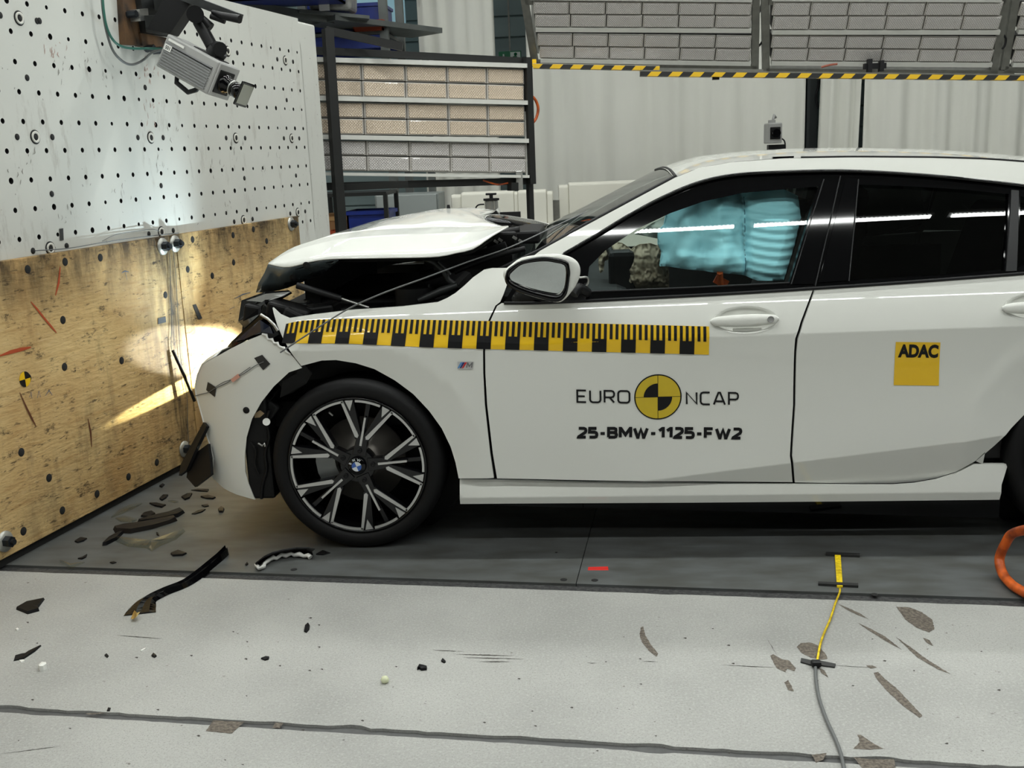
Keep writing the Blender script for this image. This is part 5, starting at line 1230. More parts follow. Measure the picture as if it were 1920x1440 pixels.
mb.tube([(cxm+u*wS, Y_, czm+v*hS) for u, v in ((.30, .05), (.22, .12), (.12, .02))], .012, 5); mb.tube([(cxm+u*wS, Y_, czm+v*hS) for u, v in ((.24, .1), (.28, -.1), (.40, -.2), (.42, -.38))], .016, 5); mb.tube([(cxm+u*wS, Y_, czm+v*hS) for u, v in ((.28, -.1), (.16, -.2), (.10, -.38))], .016, 5); mb.lathe([(.001, -.003), (.02, 0), (.001, .003)], (cxm+.25*wS, Y_, czm+.27*hS), (0, 1, 0), 12); mb.build('running_figure', GREEN, sg)
mb = MB(); mb.tube([(cxm+u*wS, Y_, czm+v*hS) for u, v in ((-.28, .3), (-.28, -.3))], .012, 5); mb.tube([(cxm+u*wS, Y_, czm+v*hS) for u, v in ((-.40, -.1), (-.28, -.3), (-.16, -.1))], .012, 5); mb.build('arrow', SW, sg)
mb = MB(); bar(mb, (cxm, 9.62, czm+hS/2), (cxm, 9.62, CEIL), .02, .02, Vector((0, 1, 0))); mb.build('hanger', GFRAME, sg)
# ------------------------------------------------------------------ white plastic barriers behind the car
def jersey(label, a, b, h, d, lip=True):
    a, b = Vector(a), Vector(b); t = (b-a).normalized(); s = Vector((-t.y, t.x, 0))
    if s.y < 0: s = -s
    prof = [(-.0, 0), (.0, .18), (.10, .45), (.14, h-.02), (.16, h), (d-.16, h), (d-.14, h-.02), (d-.10, .45), (d, .18), (d, 0)]
    root = thing('road_barrier', label, 'barrier', ((a.x+b.x)/2, (a.y+b.y)/2, 0), 'white plastic road barriers')
    L = (b-a).length; k = 0
    segs = [(0, .10, .02), (.10, L*.62, 0), (L*.62, L*.66, .012), (L*.66, L-.06, 0), (L-.06, L, .02)]
    mb = MB()
    for s0, s1, ins in segs:
        V = []
        for l_ in (s0, s1):
            for p, z in prof: V.append(a+t*l_+s*(p+ins*(1 if p < d/2 else -1))+Vector((0, 0, max(0, z-ins))))
        n = len(prof); mb.raw(V, [(i, i+1, n+i+1, n+i) for i in range(n-1)]+[tuple(range(n)), tuple(range(n, 2*n))])
    o = mb.build('shell', WPLAST, root, bev=.01)
    mb = MB(); mb.cyl(b+s*d/2+Vector((0, 0, .3)), b+s*d/2+t*.05+Vector((0, 0, .3)), .05, n=10); mb.box(b+t*.03+s*d/2+Vector((0, 0, h*.5)), (.06, .12, h*.8)); mb.build('coupling', GFRAME, root)
    return root
J1 = G((842, 381), 1.0); J2 = G((1035, 362), 1.06); J1.z = J2.z = 0
jersey('white plastic road barrier behind the raised hood', J1, J2, 1.09, .5)
J3 = G((1045, 358), 1.06); J4 = J3+Vector((2.3, .1, 0)); J3.z = J4.z = 0
jersey('white plastic road barrier behind the windscreen', J3+Vector((.02, -.05, 0)), J4, 1.13, .5)
# clear-tank hand pump on a stand
pp = S((922, 395), 3.2); pump = thing('hand_pump', 'small clear-walled pump with black T handle behind the hood', 'pump', (pp.x, pp.y, 0))
MB().cyl((pp.x, pp.y, pp.z-.05), (pp.x, pp.y, S((922, 376), 3.2).z), .042, n=20).build('tank', mat('smoky_tank', srgb(120, 120, 116), .2, coat=.5), pump)
for k in range(4):
    a = k*math.pi/2+.5; MB().cyl((pp.x+.044*math.cos(a), pp.y+.044*math.sin(a), pp.z-.05), (pp.x+.044*math.cos(a), pp.y+.044*math.sin(a), S((922, 376), 3.2).z), .004, n=6).build('tie_rod', ALU, pump)
zt = S((922, 376), 3.2).z; MB().cyl((pp.x, pp.y, zt), (pp.x, pp.y, zt+.014), .052, n=6, sm=False).build('lid', BLACK, pump)
mb = MB(); mb.cyl((pp.x, pp.y, zt+.014), (pp.x, pp.y, zt+.036), .012, n=10); mb.box((pp.x, pp.y, zt+.042), (.072, .02, .014), None, .005); mb.build('handle', BLACK, pump)
MB().tube(catmull([S(p, 3.2) for p in ((908, 383), (898, 384), (893, 388), (891, 396))], 4), .005, 6).build('hose', BLACK, pump)
mb = MB(); mb.cyl((pp.x, pp.y, 0), (pp.x, pp.y, pp.z-.05), .03, n=12); mb.cyl((pp.x, pp.y, 0), (pp.x, pp.y, .02), .18, n=20); mb.build('stand', GFRAME, pump)
# high-speed camera on a pole behind the car
cp = S((1449, 250), 5.6); hc = thing('pole_camera', 'small grey camera on a pole behind the car roof', 'camera', (cp.x, cp.y, 0))
CAMG = mat('camera_grey', srgb(160, 160, 158), .45, var=.1)
MB().box(cp, (.115, .25, .17), None, .01).build('body', CAMG, hc)
MB().box(cp+Vector((0, -.127, 0)), (.085, .01, .10), None, .004).build('front_plate', BLACK, hc)
MB().cyl(cp+Vector((0, -.13, 0)), cp+Vector((0, -.20, 0)), .034, n=18).build('lens', GBLACK, hc)
mb = MB(); mb.box(cp+Vector((-.01, 0, .095)), (.05, .08, .03)); mb.tube([cp+Vector((.0, 0, .11)), cp+Vector((.01, 0, .15)), cp+Vector((.025, .02, .13))], .012, 8); mb.build('top_bracket', CAMG, hc)
mb = MB(); mb.box(cp+Vector((.03, 0, -.12)), (.14, .1, .05)); mb.cyl((cp.x+.03, cp.y, 0), (cp.x+.03, cp.y, cp.z-.1), .03, n=12); mb.cyl((cp.x+.03, cp.y, 0), (cp.x+.03, cp.y, .03), .2, n=20); mb.build('pole', BLACK, hc)
MB().tube(catmull([cp+Vector((.06, 0, -.04)), cp+Vector((.10, 0, -.07)), cp+Vector((.105, 0, -.16)), cp+Vector((.09, 0, -.3))], 4), .006, 6).build('cable', BLACK, hc)
# ------------------------------------------------------------------ storage rack and trolley behind the barrier
rk = thing('pallet_rack', 'blue and grey pallet rack behind the barrier top', 'rack', (S((640, 60), 7.2).x, 7.2, 0))
RBL = mat('blue_rack_beam', srgb(22, 46, 128), .5, var=.2); GREYS = mat('grey_shelf_steel', srgb(96, 100, 98), .5, .3, var=.2)
xl, xr = S((470, 60), 7.2).x, S((728, 60), 7.2).x
mb = MB()
zt2 = S((700, 82), 7.2).z; zt3 = S((600, 26), 7.2).z
for z in (zt2, zt3+.9):
    for yy in (7.0, 7.9): MB().box(((xl+xr)/2, yy, z), (xr-xl, .05, .12)).build('rack_beam', RBL, rk)
mb = MB()
for x_ in (xl, (xl+xr)/2-.1, xr): mb.box((x_, 7.0, 2.2), (.08, .08, 4.4)); mb.box((x_, 7.9, 2.2), (.08, .08, 4.4))
mb.build('rack_upright', GREYS, rk)
mb = MB(); mb.box(((xl+xr)/2, 7.45, zt2+.08), (xr-xl, .95, .03)); bar(mb, S((600, 38), 6.6), S((800, 62), 7.6), .5, .05); bar(mb, S((455, 8), 6.2), S((625, 38), 6.6), .08, .07); mb.build('shelf_deck', GREYS, rk)
def crate(name, label, cat, c, d, m, lip=True, group=None, rot=0):
    root = thing(name, label, cat, (c[0], c[1], c[2]-d[2]/2), group); R_ = Matrix.Rotation(rot, 3, 'Z'); C0 = Vector(c)
    mb = MB()
    for off, dim in ((Vector((0, 0, -d[2]/2+.01)), (d[0], d[1], .02)), (Vector((-d[0]/2+.008, 0, 0)), (.016, d[1], d[2])), (Vector((d[0]/2-.008, 0, 0)), (.016, d[1], d[2])), (Vector((0, -d[1]/2+.008, 0)), (d[0], .016, d[2])), (Vector((0, d[1]/2-.008, 0)), (d[0], .016, d[2]))): mb.box(C0+R_ @ off, dim, R_)
    mb.build('shell', m, root)
    mb = MB()
    for sy in (-1, 1): mb.box(C0+R_ @ Vector((0, sy*(d[1]/2+.004), d[2]/2-.02)), (d[0]+.03, .02, .03), R_)
    for sx in (-1, 1): mb.box(C0+R_ @ Vector((sx*(d[0]/2+.004), 0, d[2]/2-.02)), (.02, d[1], .03), R_)
    mb.build('rim', m, root); return root
ORB = mat('orange_red_plastic', srgb(140, 54, 20), .5)
zs = zt2+.095
crate('storage_crate', 'blue crate on the rack above the barrier corner', 'crate', (S((655, 50), 7.2).x, 7.3, zs+.14), (.75, .5, .28), BLUE)
crate('storage_crate', 'orange crate on the rack beside the blue one', 'crate', (S((690, 52), 7.2).x+.06, 6.98, zs+.05), (.30, .14, .10), ORB)
crate('storage_crate', 'large dark blue bin above the top edge of the barrier', 'crate', (S((520, -12), 6.3).x, 6.2, S((540, 8), 6.5).z+.12), (1.2, .5, .30), BLUE)
wr = thing('wrapped_parcel', 'parcel wrapped in clear film on the shelf beside the curtain', 'parcel', S((625, 22), 6.6)); 
mb = MB().box(S((625, 6), 6.6), (.40, .3, .16), Matrix.Rotation(.06, 3, 'Y'), .03); mb.build('parcel', mat('grey_film', srgb(150, 150, 146), .3, var=.4, vscale=14, bump=.6, bscale=14), wr)
MB().box(S((608, 12), 6.42), (.10, .005, .08)).build('address_label', WVINYL, wr)
mb = MB(); bar(mb, S((560, 24), 6.5), S((690, 36), 6.7), .3, .03); mb.build('tray', GREYS, wr)
win = MB().box((S((690, 0), 9.9).x, 9.95, S((690, 0), 9.9).z+.3), (.9, .05, 1.3)).build('window_1', mat('daylit_pane', srgb(120, 170, 186), .2, emit=(.45, .72, .82), estr=.35)); tag(win, 'blue daylight pane in the far hall wall', None, None, 'structure')
tr = thing('workshop_trolley', 'dark steel workshop trolley behind the barrier corner', 'trolley', (S((680, 400), 5.4).x, 5.4, 0))
tx, tz = S((690, 362), 5.4).x, S((690, 362), 5.4).z
mb = MB(); mb.box((tx-.1, 5.4, tz), (.62, .5, .03)); mb.box((tx-.1, 5.4, tz-.42), (.62, .5, .03)); mb.box((tx-.1, 5.4, .15), (.62, .5, .03))
for sx in (-.4, .2):
    for sy in (-.24, .24): mb.box((tx+sx, 5.4+sy, tz/2), (.035, .035, tz))
mb.build('frame', DFRAME, tr)
crate('storage_crate', 'blue crate on the trolley shelf behind the hood', 'crate', (tx+.02, 5.4, tz-.42+.15), (.36, .36, .26), BLUE)
crate('storage_crate', 'small orange tray on the trolley behind the hood', 'crate', (tx-.24, 5.25, tz-.42+.07), (.16, .2, .1), ORB)
bx = thing('cardboard_box', 'brown cardboard box on the trolley next to the barrier edge', 'box', (tx-.28, 5.42, tz-.40)); MB().box((tx-.28, 5.45, tz-.405+.12), (.2, .18, .24), None, .004).build('carton', CARD, bx); MB().box((tx-.28, 5.357, tz-.405+.2), (.2, .003, .04)).build('packing_tape', mat('tan_tape', srgb(190, 150, 100), .4), bx)
lk = thing('steel_locker', 'pale grey low locker beside the trolley', 'locker', (S((770, 380), 6.2).x, 6.2, 0)); lx_ = S((770, 380), 6.2).x; lz = S((770, 362), 6.2).z
MB().box((lx_, 6.2, lz/2), (.6, .4, lz), None, .01).build('body', mat('locker_grey', srgb(120, 126, 124), .5), lk)
for k in range(4): MB().box((lx_, 5.985, lz*(k+.5)/4), (.56, .02, lz/4-.02), None, .004).build('drawer', mat('locker_drawer', srgb(140, 146, 144), .5), lk)
pc = thing('support_post', 'grey steel post behind the floodlight bank', 'post', (S((812, 370), 6.6).x, 6.6, 0)); MB().box((S((812, 370), 6.6).x, 6.6, 1.2), (.065, .065, 2.4)).build('post', GREYS, pc); MB().box((S((812, 370), 6.6).x, 6.6, .01), (.2, .2, .02)).build('foot_plate', GREYS, pc)
# ------------------------------------------------------------------ camera hung on the barrier
mt = thing('camera_mount', 'steel and wood camera mount screwed to the top of the barrier face', 'mount', Bw(*B((260, 90)), .02))
def on_face(px): return [B(p) for p in px]
def plate(name, px, o0, t, m, parent): return MB().prism(on_face(px), lambda a, b, d: Bw(a, b, o0+d), t).build(name, m, parent)
WOODD = mat('dark_stained_wood', srgb(104, 74, 44), .7, var=.6, vscale=9, var2=srgb(40, 30, 22))
plate('wood_backing', [(217, -30), (250, -30), (253, 86), (224, 84)], .0, .03, WOODD, mt)
plate('steel_rail', [(237, -30), (300, -30), (312, 72), (252, 62)], .03, .03, STEEL, mt)
plate('lower_block', [(250, 63), (308, 74), (308, 96), (253, 87)], .0, .04, WOODD, mt)
for p in ((228, 28), (281, 8), (300, 12), (262, 92), (276, 96), (303, 94)):
    MB().cyl(Bw(*B(p), .03), Bw(*B(p), .075), .016, n=6, sm=False).build('bolt', BOLT, mt)
plate('clamp', [(232, 20), (248, 18), (250, 40), (234, 42)], .03, .05, ALU, mt)
arm = MB(); q = [S(p, .98) for p in ((276, 55), (318, 64), (356, 8), (340, -24), (318, -24))]; arm.raw(q+[p+Vector((.0, .10, 0)) for p in q], [(0, 1, 2, 3, 4), (9, 8, 7, 6, 5)]+[(i, 5+i, 5+(i+1) % 5, (i+1) % 5) for i in range(5)]); arm.build('bracket_arm', BLACK, mt)
arm = MB(); bar(arm, S((285, 40), 1.03), Bw(*B((285, 40)), .05), .06, .05); bar(arm, S((300, 8), 1.03), Bw(*B((292, 5)), .05), .05, .05); bar(arm, S((345, -6), .98), S((450, 34), .95), .05, .035); arm.build('cross_bar', STEEL, mt)
CB = S((370, 126), .92)
Lx = Vector((.83, -.33, -.45)).normalized(); Wy = Vector((0, -1, 0)); Wy = (Wy-Lx*Wy.dot(Lx)).normalized(); Hz = Lx.cross(Wy)
if Hz.z < 0: Hz = -Hz
RC = Matrix((Lx, Wy, Hz)).transposed()
def CBp(l, w_, h): return CB+Lx*l+Wy*w_+Hz*h
hs = thing('crash_camera', 'grey ribbed high-speed camera hung upside down from the barrier mount', 'camera', CB-Vector((0, 0, .12)))
CL, CW, CH = .305, .135, .148
MB().box(CB, (CL, CW, CH), RC, .008).build('body', CAMG, hs)
CAMD = mat('camera_rib_grey', srgb(132, 133, 134), .4, .2)
for k in range(9):
    MB().box(CBp(-.005, CW/2+.002, -.058+k*.0118), (CL*.88, .006, .0062), RC).build('cooling_rib', CAMD, hs)
MB().box(CBp(-.005, CW/2+.004, .030), (CL*.88, .004, .003), RC).build('side_line', BVINYL, hs)
MB().box(CBp(-.118, CW/2+.006, .020), (.040, .002, .026), RC).build('number_label', WVINYL, hs)
letter('105', lambda u, v: CBp(-.118-u, CW/2+.0075, .020-v), .015, BVINYL, hs)
MB().box(CBp(-.085, CW/2+.006, .054), (.09, .002, .010), RC).build('name_label', WVINYL, hs)
MB().box(CBp(CL/2+.004, .0, .0), (.012, CW*.96, CH*.96), RC, .004).build('front_frame', CAMG, hs)
MB().box(CBp(CL/2+.011, .008, -.004), (.008, .095, .10), RC, .003).build('lens_mount', BLACK, hs)
def axis_lathe(name, prof, m, off=(0, 0)): return MB().lathe(prof, CBp(CL/2, .008+off[0], -.004+off[1]), Lx, 28).build(name, m, hs)
axis_lathe('lens', [(.040, .012), (.040, .03), (.032, .032), (.032, .05), (.026, .052), (.026, .065), (.033, .067), (.033, .120), (.0001, .121)], GBLACK)
axis_lathe('lens_ring', [(.0345, .064), (.0345, .068), (.030, .068)], ALU)
fl_ = MB().box(CBp(CL/2+.128, .008, -.004), (.008, .085, .105), RC, .004); fl_.build('filter_holder', GBLACK, hs)
MB().box(CBp(CL/2+.133, .008, -.004), (.003, .07, .085), RC).build('filter_glass', mat('olive_filter_glass', srgb(96, 98, 84), .08, coat=1), hs)
hb = MB(); hb.tube([CBp(-.07, .02, -.06), CBp(-.055, .02, -.10), CBp(.02, .02, -.112), CBp(.055, .02, -.085), CBp(.06, .02, -.06)], .011, 8); hb.build('carry_handle', BLACK, hs)
bh = MB(); bh.box(CBp(.045, 0, .072), (.15, .07, .012), RC, .003); bh.build('quick_plate', BLACK, hs)
bh = MB(); bh.tube([CBp(.06, 0, .078), CBp(.07, 0, .11)], .042, 14); bh.tube([CBp(.02, -.03, .105), CBp(.10, .03, .118)], .030, 14); bh.tube([CBp(.03, 0, .11), S((372, 40), .93)], .026, 12); bh.build('ball_head', BLACK, hs)
bh = MB(); bh.cyl(S((366, 27), .86), S((366, 27), .99), .036, n=20); bh.tube([S((366, 27), .93), S((395, 52), .93)], .022, 10); bh.build('pan_joint', BLACK, hs)
bh = MB(); bh.tube([S((398, 22), .92), S((418, 30), .90), S((450, 36), .88)], [.008, .016, .018], 10); bh.tube([S((395, 30), .92), S((422, 40), .92)], .012, 8); bh.build('pan_handle', BLACK, hs)
# camera leads
GRNC = mat('green_cable', srgb(52, 104, 92), .4)
gp = [Bw(*B(p, .06), .06) for p in ((192, -20), (194, 15), (200, 50), (212, 75), (228, 87), (250, 91))]+[S((280, 91), 1.05), S((310, 92), 1.0)]
o = MB().tube(catmull(gp, 6), .0055, 8).build('camera_lead', GRNC); tag(o, 'green cable curving down to the camera on the barrier', 'cable')
gp = [Bw(*B(p, .05), .05) for p in ((190, -20), (193, 20), (200, 60), (212, 95), (230, 115), (248, 121))]+[S((268, 113), 1.08), S((286, 98), 1.02), S((308, 93), 1.0)]
o = MB().tube(catmull(gp, 6), .0055, 8).build('camera_lead', CABLE); tag(o, 'grey cable looping below the green one to the camera', 'cable')
# ------------------------------------------------------------------ headlamp light on the barrier
def spot(name, src, dst, watt, ang, blend, col, sx=1, sy=1, roll=0, r=.02):
    ld = bpy.data.lights.new(name, 'SPOT'); ld.energy = watt; ld.spot_size = math.radians(ang); ld.spot_blend = blend; ld.color = col; ld.shadow_soft_size = r
    o = bpy.data.objects.new(name, ld); COL.objects.link(o); d = (Vector(dst)-Vector(src)).normalized()
    o.rotation_mode = 'QUATERNION'; o.rotation_quaternion = d.to_track_quat('-Z', 'Y') @ Matrix.Rotation(roll, 3, 'Z').to_quaternion(); o.location = src; o.scale = (sx, sy, 1); o.parent = car; o.matrix_parent_inverse = Matrix.Translation(-car.location)
    return o
def streak(src, p, q, watt, col, sy, blend):
    d1 = (Bw(*B(p), 0)-src).normalized(); d2 = (Bw(*B(q), 0)-src).normalized(); ax_ = (d1+d2).normalized(); ang = math.degrees(d1.angle(d2))
    o = spot('headlamp_beam', src, src+ax_, watt, ang, blend, col, 1, sy, 0, .004)
    z_ = -ax_; x_ = (d2-d1); x_ = (x_-z_*x_.dot(z_)).normalized(); y_ = z_.cross(x_)
    o.rotation_quaternion = Matrix((x_, y_, z_)).transposed().to_quaternion(); return o
# the far headlamp still shines on the boards from close by; the near one throws a soft glow
LF = Bw(B((405, 640))[0], B((405, 640))[1]-.02, .42)
fh = MB().lathe([(.0001, .0), (.05, .004), (.06, .03), (.062, .08), (.0001, .09)], LF+BN*.035, BN, 24).build('headlamp', GBLACK, car)
MB().lathe([(.0001, -.004), (.03, -.003), (.035, .004)], LF+BN*.034, BN, 18).build('lit_element', LIT, fh)
streak(LF, (470, 662), (185, 652), 46, (.90, .97, 1), .24, .14)
streak(LF, (475, 660), (275, 672), 44, (.95, .99, 1), .40, .5)
streak(LF, (455, 664), (140, 826), 190, (1, .98, .60), .065, .15)
spot('headlamp_glow', LF+Vector((.02, -.1, .04)), Bw(*B((275, 400)), 0), 170, 84, 1, (.74, .92, 1), .75, 1, 0, .03)
spot('headlamp_glow', LF+Vector((.06, -.3, .0)), Bw(*B((215, 590)), 0), 28, 100, 1, (1, .97, .62), 1, .8, 0, .03)
spot('headlamp_glow', S((415, 800), .35), G((395, 975)), 2.5, 80, 1, (.9, 1, .72), 1, 1, 0, .03)
# ------------------------------------------------------------------ things on the floor
def gp2(px): return [(q.x, q.y) for q in (G(p) for p in px)]
def flat(name, label, cat, px, m, h=.004, group=None, tilt=.0, z0=.0, parent=None, jag=0):
    P = gp2(px); c = (sum(p[0] for p in P)/len(P), sum(p[1] for p in P)/len(P))
    P = [(c[0]+(a-c[0])*1.0, c[1]+(b-c[1])*1.0) for a, b in P]; n = len(P)
    if sum(P[i][0]*P[(i+1) % n][1]-P[(i+1) % n][0]*P[i][1] for i in range(n)) < 0: P = P[::-1]
    sc = max(math.hypot(a-c[0], b-c[1]) for a, b in P)
    V = [Vector((a-c[0], b-c[1], 0)) for a, b in P]+[Vector(((a-c[0])*.93, (b-c[1])*.93, h+tilt*sc*(.5+.5*math.sin(3*i+a*40)))) for i, (a, b) in enumerate(P)]+[Vector((0, 0, h*1.2+tilt*sc*.4))]
    F = [(i, (i+1) % n, n+(i+1) % n, n+i) for i in range(n)]+[(n+i, n+(i+1) % n, 2*n) for i in range(n)]+[tuple(reversed(range(n)))]
    o = add(name, new_mesh(name, V, F, m), parent); o.location = (c[0], c[1], z0)
    if label: tag(o, label, cat, group)
    return o
DEB = mat('black_plastic_debris', (.008, .008, .009), .5, var=.4, vscale=40, spec=.2); BRN = mat('dark_brown_plastic_debris', srgb(34, 29, 26), .6, var=.3, spec=.2)
FRG = 'crash debris on the floor'
PT_ = .004
frag = [
 ('black plastic fragment with a pale clear corner, lying left on the concrete', [(30, 1143), (50, 1132), (84, 1124), (72, 1140), (74, 1146), (52, 1152)], DEB, .02, 0),
 ('slim black barbed splinter at the left picture edge', [(25, 1240), (28, 1233), (41, 1227), (44, 1231), (54, 1222), (78, 1211), (66, 1222), (45, 1236)], DEB, .01, 0),
 ('leaf-shaped black chip on bare concrete below the wheel', [(570, 1185), (572, 1174), (578, 1170), (581, 1174), (580, 1181), (575, 1187)], DEB, .012, 0),
 ('black chip shaped like a wedge left of the floor scuff lines', [(489, 1236), (498, 1232), (505, 1233), (504, 1237), (497, 1239)], DEB, .01, 0),
 ('crooked black crumb, larger of two beside the pale pebble', [(782, 1257), (786, 1249), (793, 1251), (801, 1253), (800, 1257), (790, 1258), (786, 1255)], DEB, .02, 0),
 ('black crumb, smaller of two near the pale pebble', [(827, 1241), (830, 1236), (836, 1242), (833, 1244)], DEB, .012, 0),
 ('small black crumb in the left foreground concrete', [(196, 1230), (200, 1227), (204, 1231), (201, 1234)], DEB, .01, 0),
 ('small spiky black crumb beside a white sliver', [(284, 1231), (288, 1226), (294, 1231), (290, 1234)], DEB, .012, 0),
 ('black angular plate fragment in the lamp glow near the long strip', [(320, 1041), (334, 1034), (351, 1040), (343, 1044), (324, 1045)], DEB, .012, PT_),
 ('black triangular fragment by the barrier foot', [(140, 1018), (151, 1010), (164, 1012), (157, 1017), (146, 1020)], DEB, .01, PT_),
 ('black tapered fragment among clear shards, farthest from camera', [(340, 934), (351, 929), (361, 928), (356, 936), (347, 940)], DEB, .014, PT_),
 ('thin black bar fragment near the bumper corner', [(358, 921), (370, 919), (392, 920), (390, 924), (374, 923)], DEB, .006, PT_),
 ('black crumpled fragment below the thin bar', [(376, 934), (390, 931), (405, 935), (400, 938), (386, 937)], DEB, .012, PT_),
 ('black fragment between the brown strip and the barrier', [(280, 946), (294, 945), (312, 949), (304, 954), (290, 951)], DEB, .01, PT_),
 ('small black fragment right of the brown strip', [(378, 950), (390, 947), (392, 951), (384, 953)], DEB, .008, PT_),
 ('ragged black fragment next to the tyre side of the debris', [(359, 966), (372, 960), (386, 957), (380, 962), (366, 966)], DEB, .008, PT_),
 ('black knobbly fragment nearest the front tyre', [(409, 959), (415, 953), (421, 957), (418, 963), (411, 963)], DEB, .018, PT_),
 ('tiny black chip below the clear shard', [(293, 1000), (297, 1002), (299, 1007), (294, 1005)], DEB, .008, PT_),
 ('black chip on the steel plate edge near the shadow', [(460, 1061), (464, 1057), (466, 1060), (462, 1063)], DEB, .01, PT_),
 ('small black chip beside the groove at the barrier end', [(206, 1057), (214, 1055), (219, 1057), (212, 1059)], DEB, .006, PT_),
 ('flat dark shard lying under the tyre front', [(592, 1042), (605, 1034), (620, 1039), (606, 1043)], DEB, .006, PT_),
 ('black nugget sitting in the long floor joint', [(200, 1334), (203, 1327), (208, 1328), (206, 1334)], DEB, .014, -.004),
 ('hooked black bit on the plate left of the long strip', [(146, 1050), (155, 1047), (164, 1042), (162, 1047), (154, 1051)], DEB, .008, PT_),
 ('black fragment beneath the barrier middle, beside the wall', [(299, 914), (305, 909), (309, 911), (304, 916)], DEB, .012, PT_),
 ('coiled black fragment beside the farthest clear shard', [(299, 938), (306, 930), (316, 931), (312, 936), (304, 941)], DEB, .012, PT_),
 ('black wedge between the two brown strips', [(264, 971), (270, 964), (285, 961), (292, 966), (280, 972)], DEB, .014, PT_),
]
for lab, px, m, h, z0 in frag: flat('debris_fragment', lab, 'debris', px, m, h*.4, FRG, .06, z0)
flat('debris_strip', 'long dark brown strip among the clear shards', 'debris', [(212, 994), (230, 990), (270, 985), (330, 972), (333, 978), (320, 983), (285, 994), (245, 1002), (216, 1001)], BRN, .014, FRG, .04, PT_)
flat('debris_strip', 'bent black strip behind the brown one', 'debris', [(258, 980), (280, 974), (318, 966), (340, 959), (347, 963), (335, 971), (300, 978), (262, 983)], DEB, .012, FRG, .05, PT_)
flat('debris_strip', 'thin tapering dark strip ending in a clear tip by the barrier', 'debris', [(192, 1025), (205, 1014), (225, 1002), (232, 1002), (220, 1014), (200, 1024)], DEB, .012, FRG, .05, PT_)
for lab, px in (('large clear curved lens shard in front of the brown strip', [(216, 1016), (235, 1022), (262, 1023), (300, 1016), (325, 1008), (348, 998), (330, 1014), (300, 1026), (285, 1036), (275, 1030), (240, 1027)]), ('narrow clear shard lying towards the barrier', [(208, 973), (222, 962), (245, 952), (268, 946), (250, 956), (228, 966)]), ('small clear shard near the bumper', [(315, 942), (324, 941), (335, 943), (327, 945)]), ('faint clear shard behind the dark strips', [(216, 974), (235, 972), (258, 978), (245, 982), (225, 980)]), ('clear wire-thin shard at the groove edge', [(112, 1056), (130, 1065), (160, 1057), (132, 1068)])):
    flat('clear_shard', lab, 'debris', px, GLASSL, .004, FRG, .10, PT_)
for lab, px, h in (('white sliver lying between two black crumbs', [(263, 1221), (272, 1216), (274, 1217), (265, 1222)], .003), ('tiny white chip at the far left', [(29, 1181), (33, 1179), (36, 1181), (32, 1183)], .004), ('white flat chip below the barbed splinter', [(36, 1239), (44, 1238), (47, 1240), (40, 1243)], .003), ('white and black plug lying in the left foreground', [(73, 1256), (79, 1250), (88, 1250), (89, 1254), (82, 1258), (75, 1259)], .016)):
    flat('white_chip', lab, 'debris', px, WVINYL, h, FRG, .05)
pb_ = G((722, 1280)); o = MB().lathe([(.0001, .0), (.010, .003), (.012, .010), (.008, .018), (.0001, .022)], pb_, (0, 0, 1), 14).build('pale_pebble', mat('pale_green_pebble', srgb(216, 220, 186), .5)); tag(o, 'pale yellowish pebble on the bare concrete', 'debris', FRG)
# long black trim strip
ts = thing('trim_strip', 'long curved black trim strip with a painted gold reflection at its end across the plate edge', 'debris', G((335, 1105)), FRG)
cl_ = [((262, 1152), 26, .006), ((268, 1138), 22, .012), ((280, 1126), 15, .018), ((310, 1112), 12, .020), ((345, 1098), 12, .020), ((372, 1080), 13, .022), ((395, 1062), 12, .024), ((410, 1052), 9, .03), ((425, 1041), 5, .04)]
ctr = [G(p)+Vector((0, 0, z*.5)) for p, w_, z in cl_]; wid = [w_/500 for p, w_, z in cl_]; hh = [z for p, w_, z in cl_]
c2 = catmull(ctr, 4); n = len(c2); V = []; F = []
def interp(L_, i): t = i/(n-1)*(len(L_)-1); a = int(min(t, len(L_)-2)); return lerp(L_[a], L_[a+1], t-a)
for i, p in enumerate(c2):
    t = (c2[min(i+1, n-1)]-c2[max(i-1, 0)]).normalized(); s = Vector((-t.y, t.x, 0)).normalized(); w_ = interp(wid, i); h = interp(hh, i)
    b0_ = Vector((p.x, p.y, .001))
    V += [b0_+s*w_, b0_+s*w_*.8+Vector((0, 0, h*.5)), b0_+s*w_*.25+Vector((0, 0, h)), b0_-s*w_*.1+Vector((0, 0, h*.65)), b0_-s*w_*.6+Vector((0, 0, h*.8)), b0_-s*w_]
for i in range(n-1):
    for k in range(6): F.append((i*6+k, i*6+(k+1) % 6, (i+1)*6+(k+1) % 6, (i+1)*6+k))
F += [(0, 1, 2, 3, 4, 5), tuple((n-1)*6+k for k in (5, 4, 3, 2, 1, 0))]
add('strip', new_mesh('strip', V, F, GBLACK), ts)
gt = MB(); gt.raw([G(p, z) for p, z in (((245, 1160), .010), ((252, 1144), .018), ((257, 1149), .022), ((263, 1147), .022), ((255, 1158), .018), ((250, 1161), .010))], [(0, 1, 2, 3, 4, 5)]); gt.build('gold_reflection', mat('painted_gold_reflection', srgb(214, 186, 116), .2, .8), ts, recalc=False)  # gold facet paints in the warm reflection at the strip's end
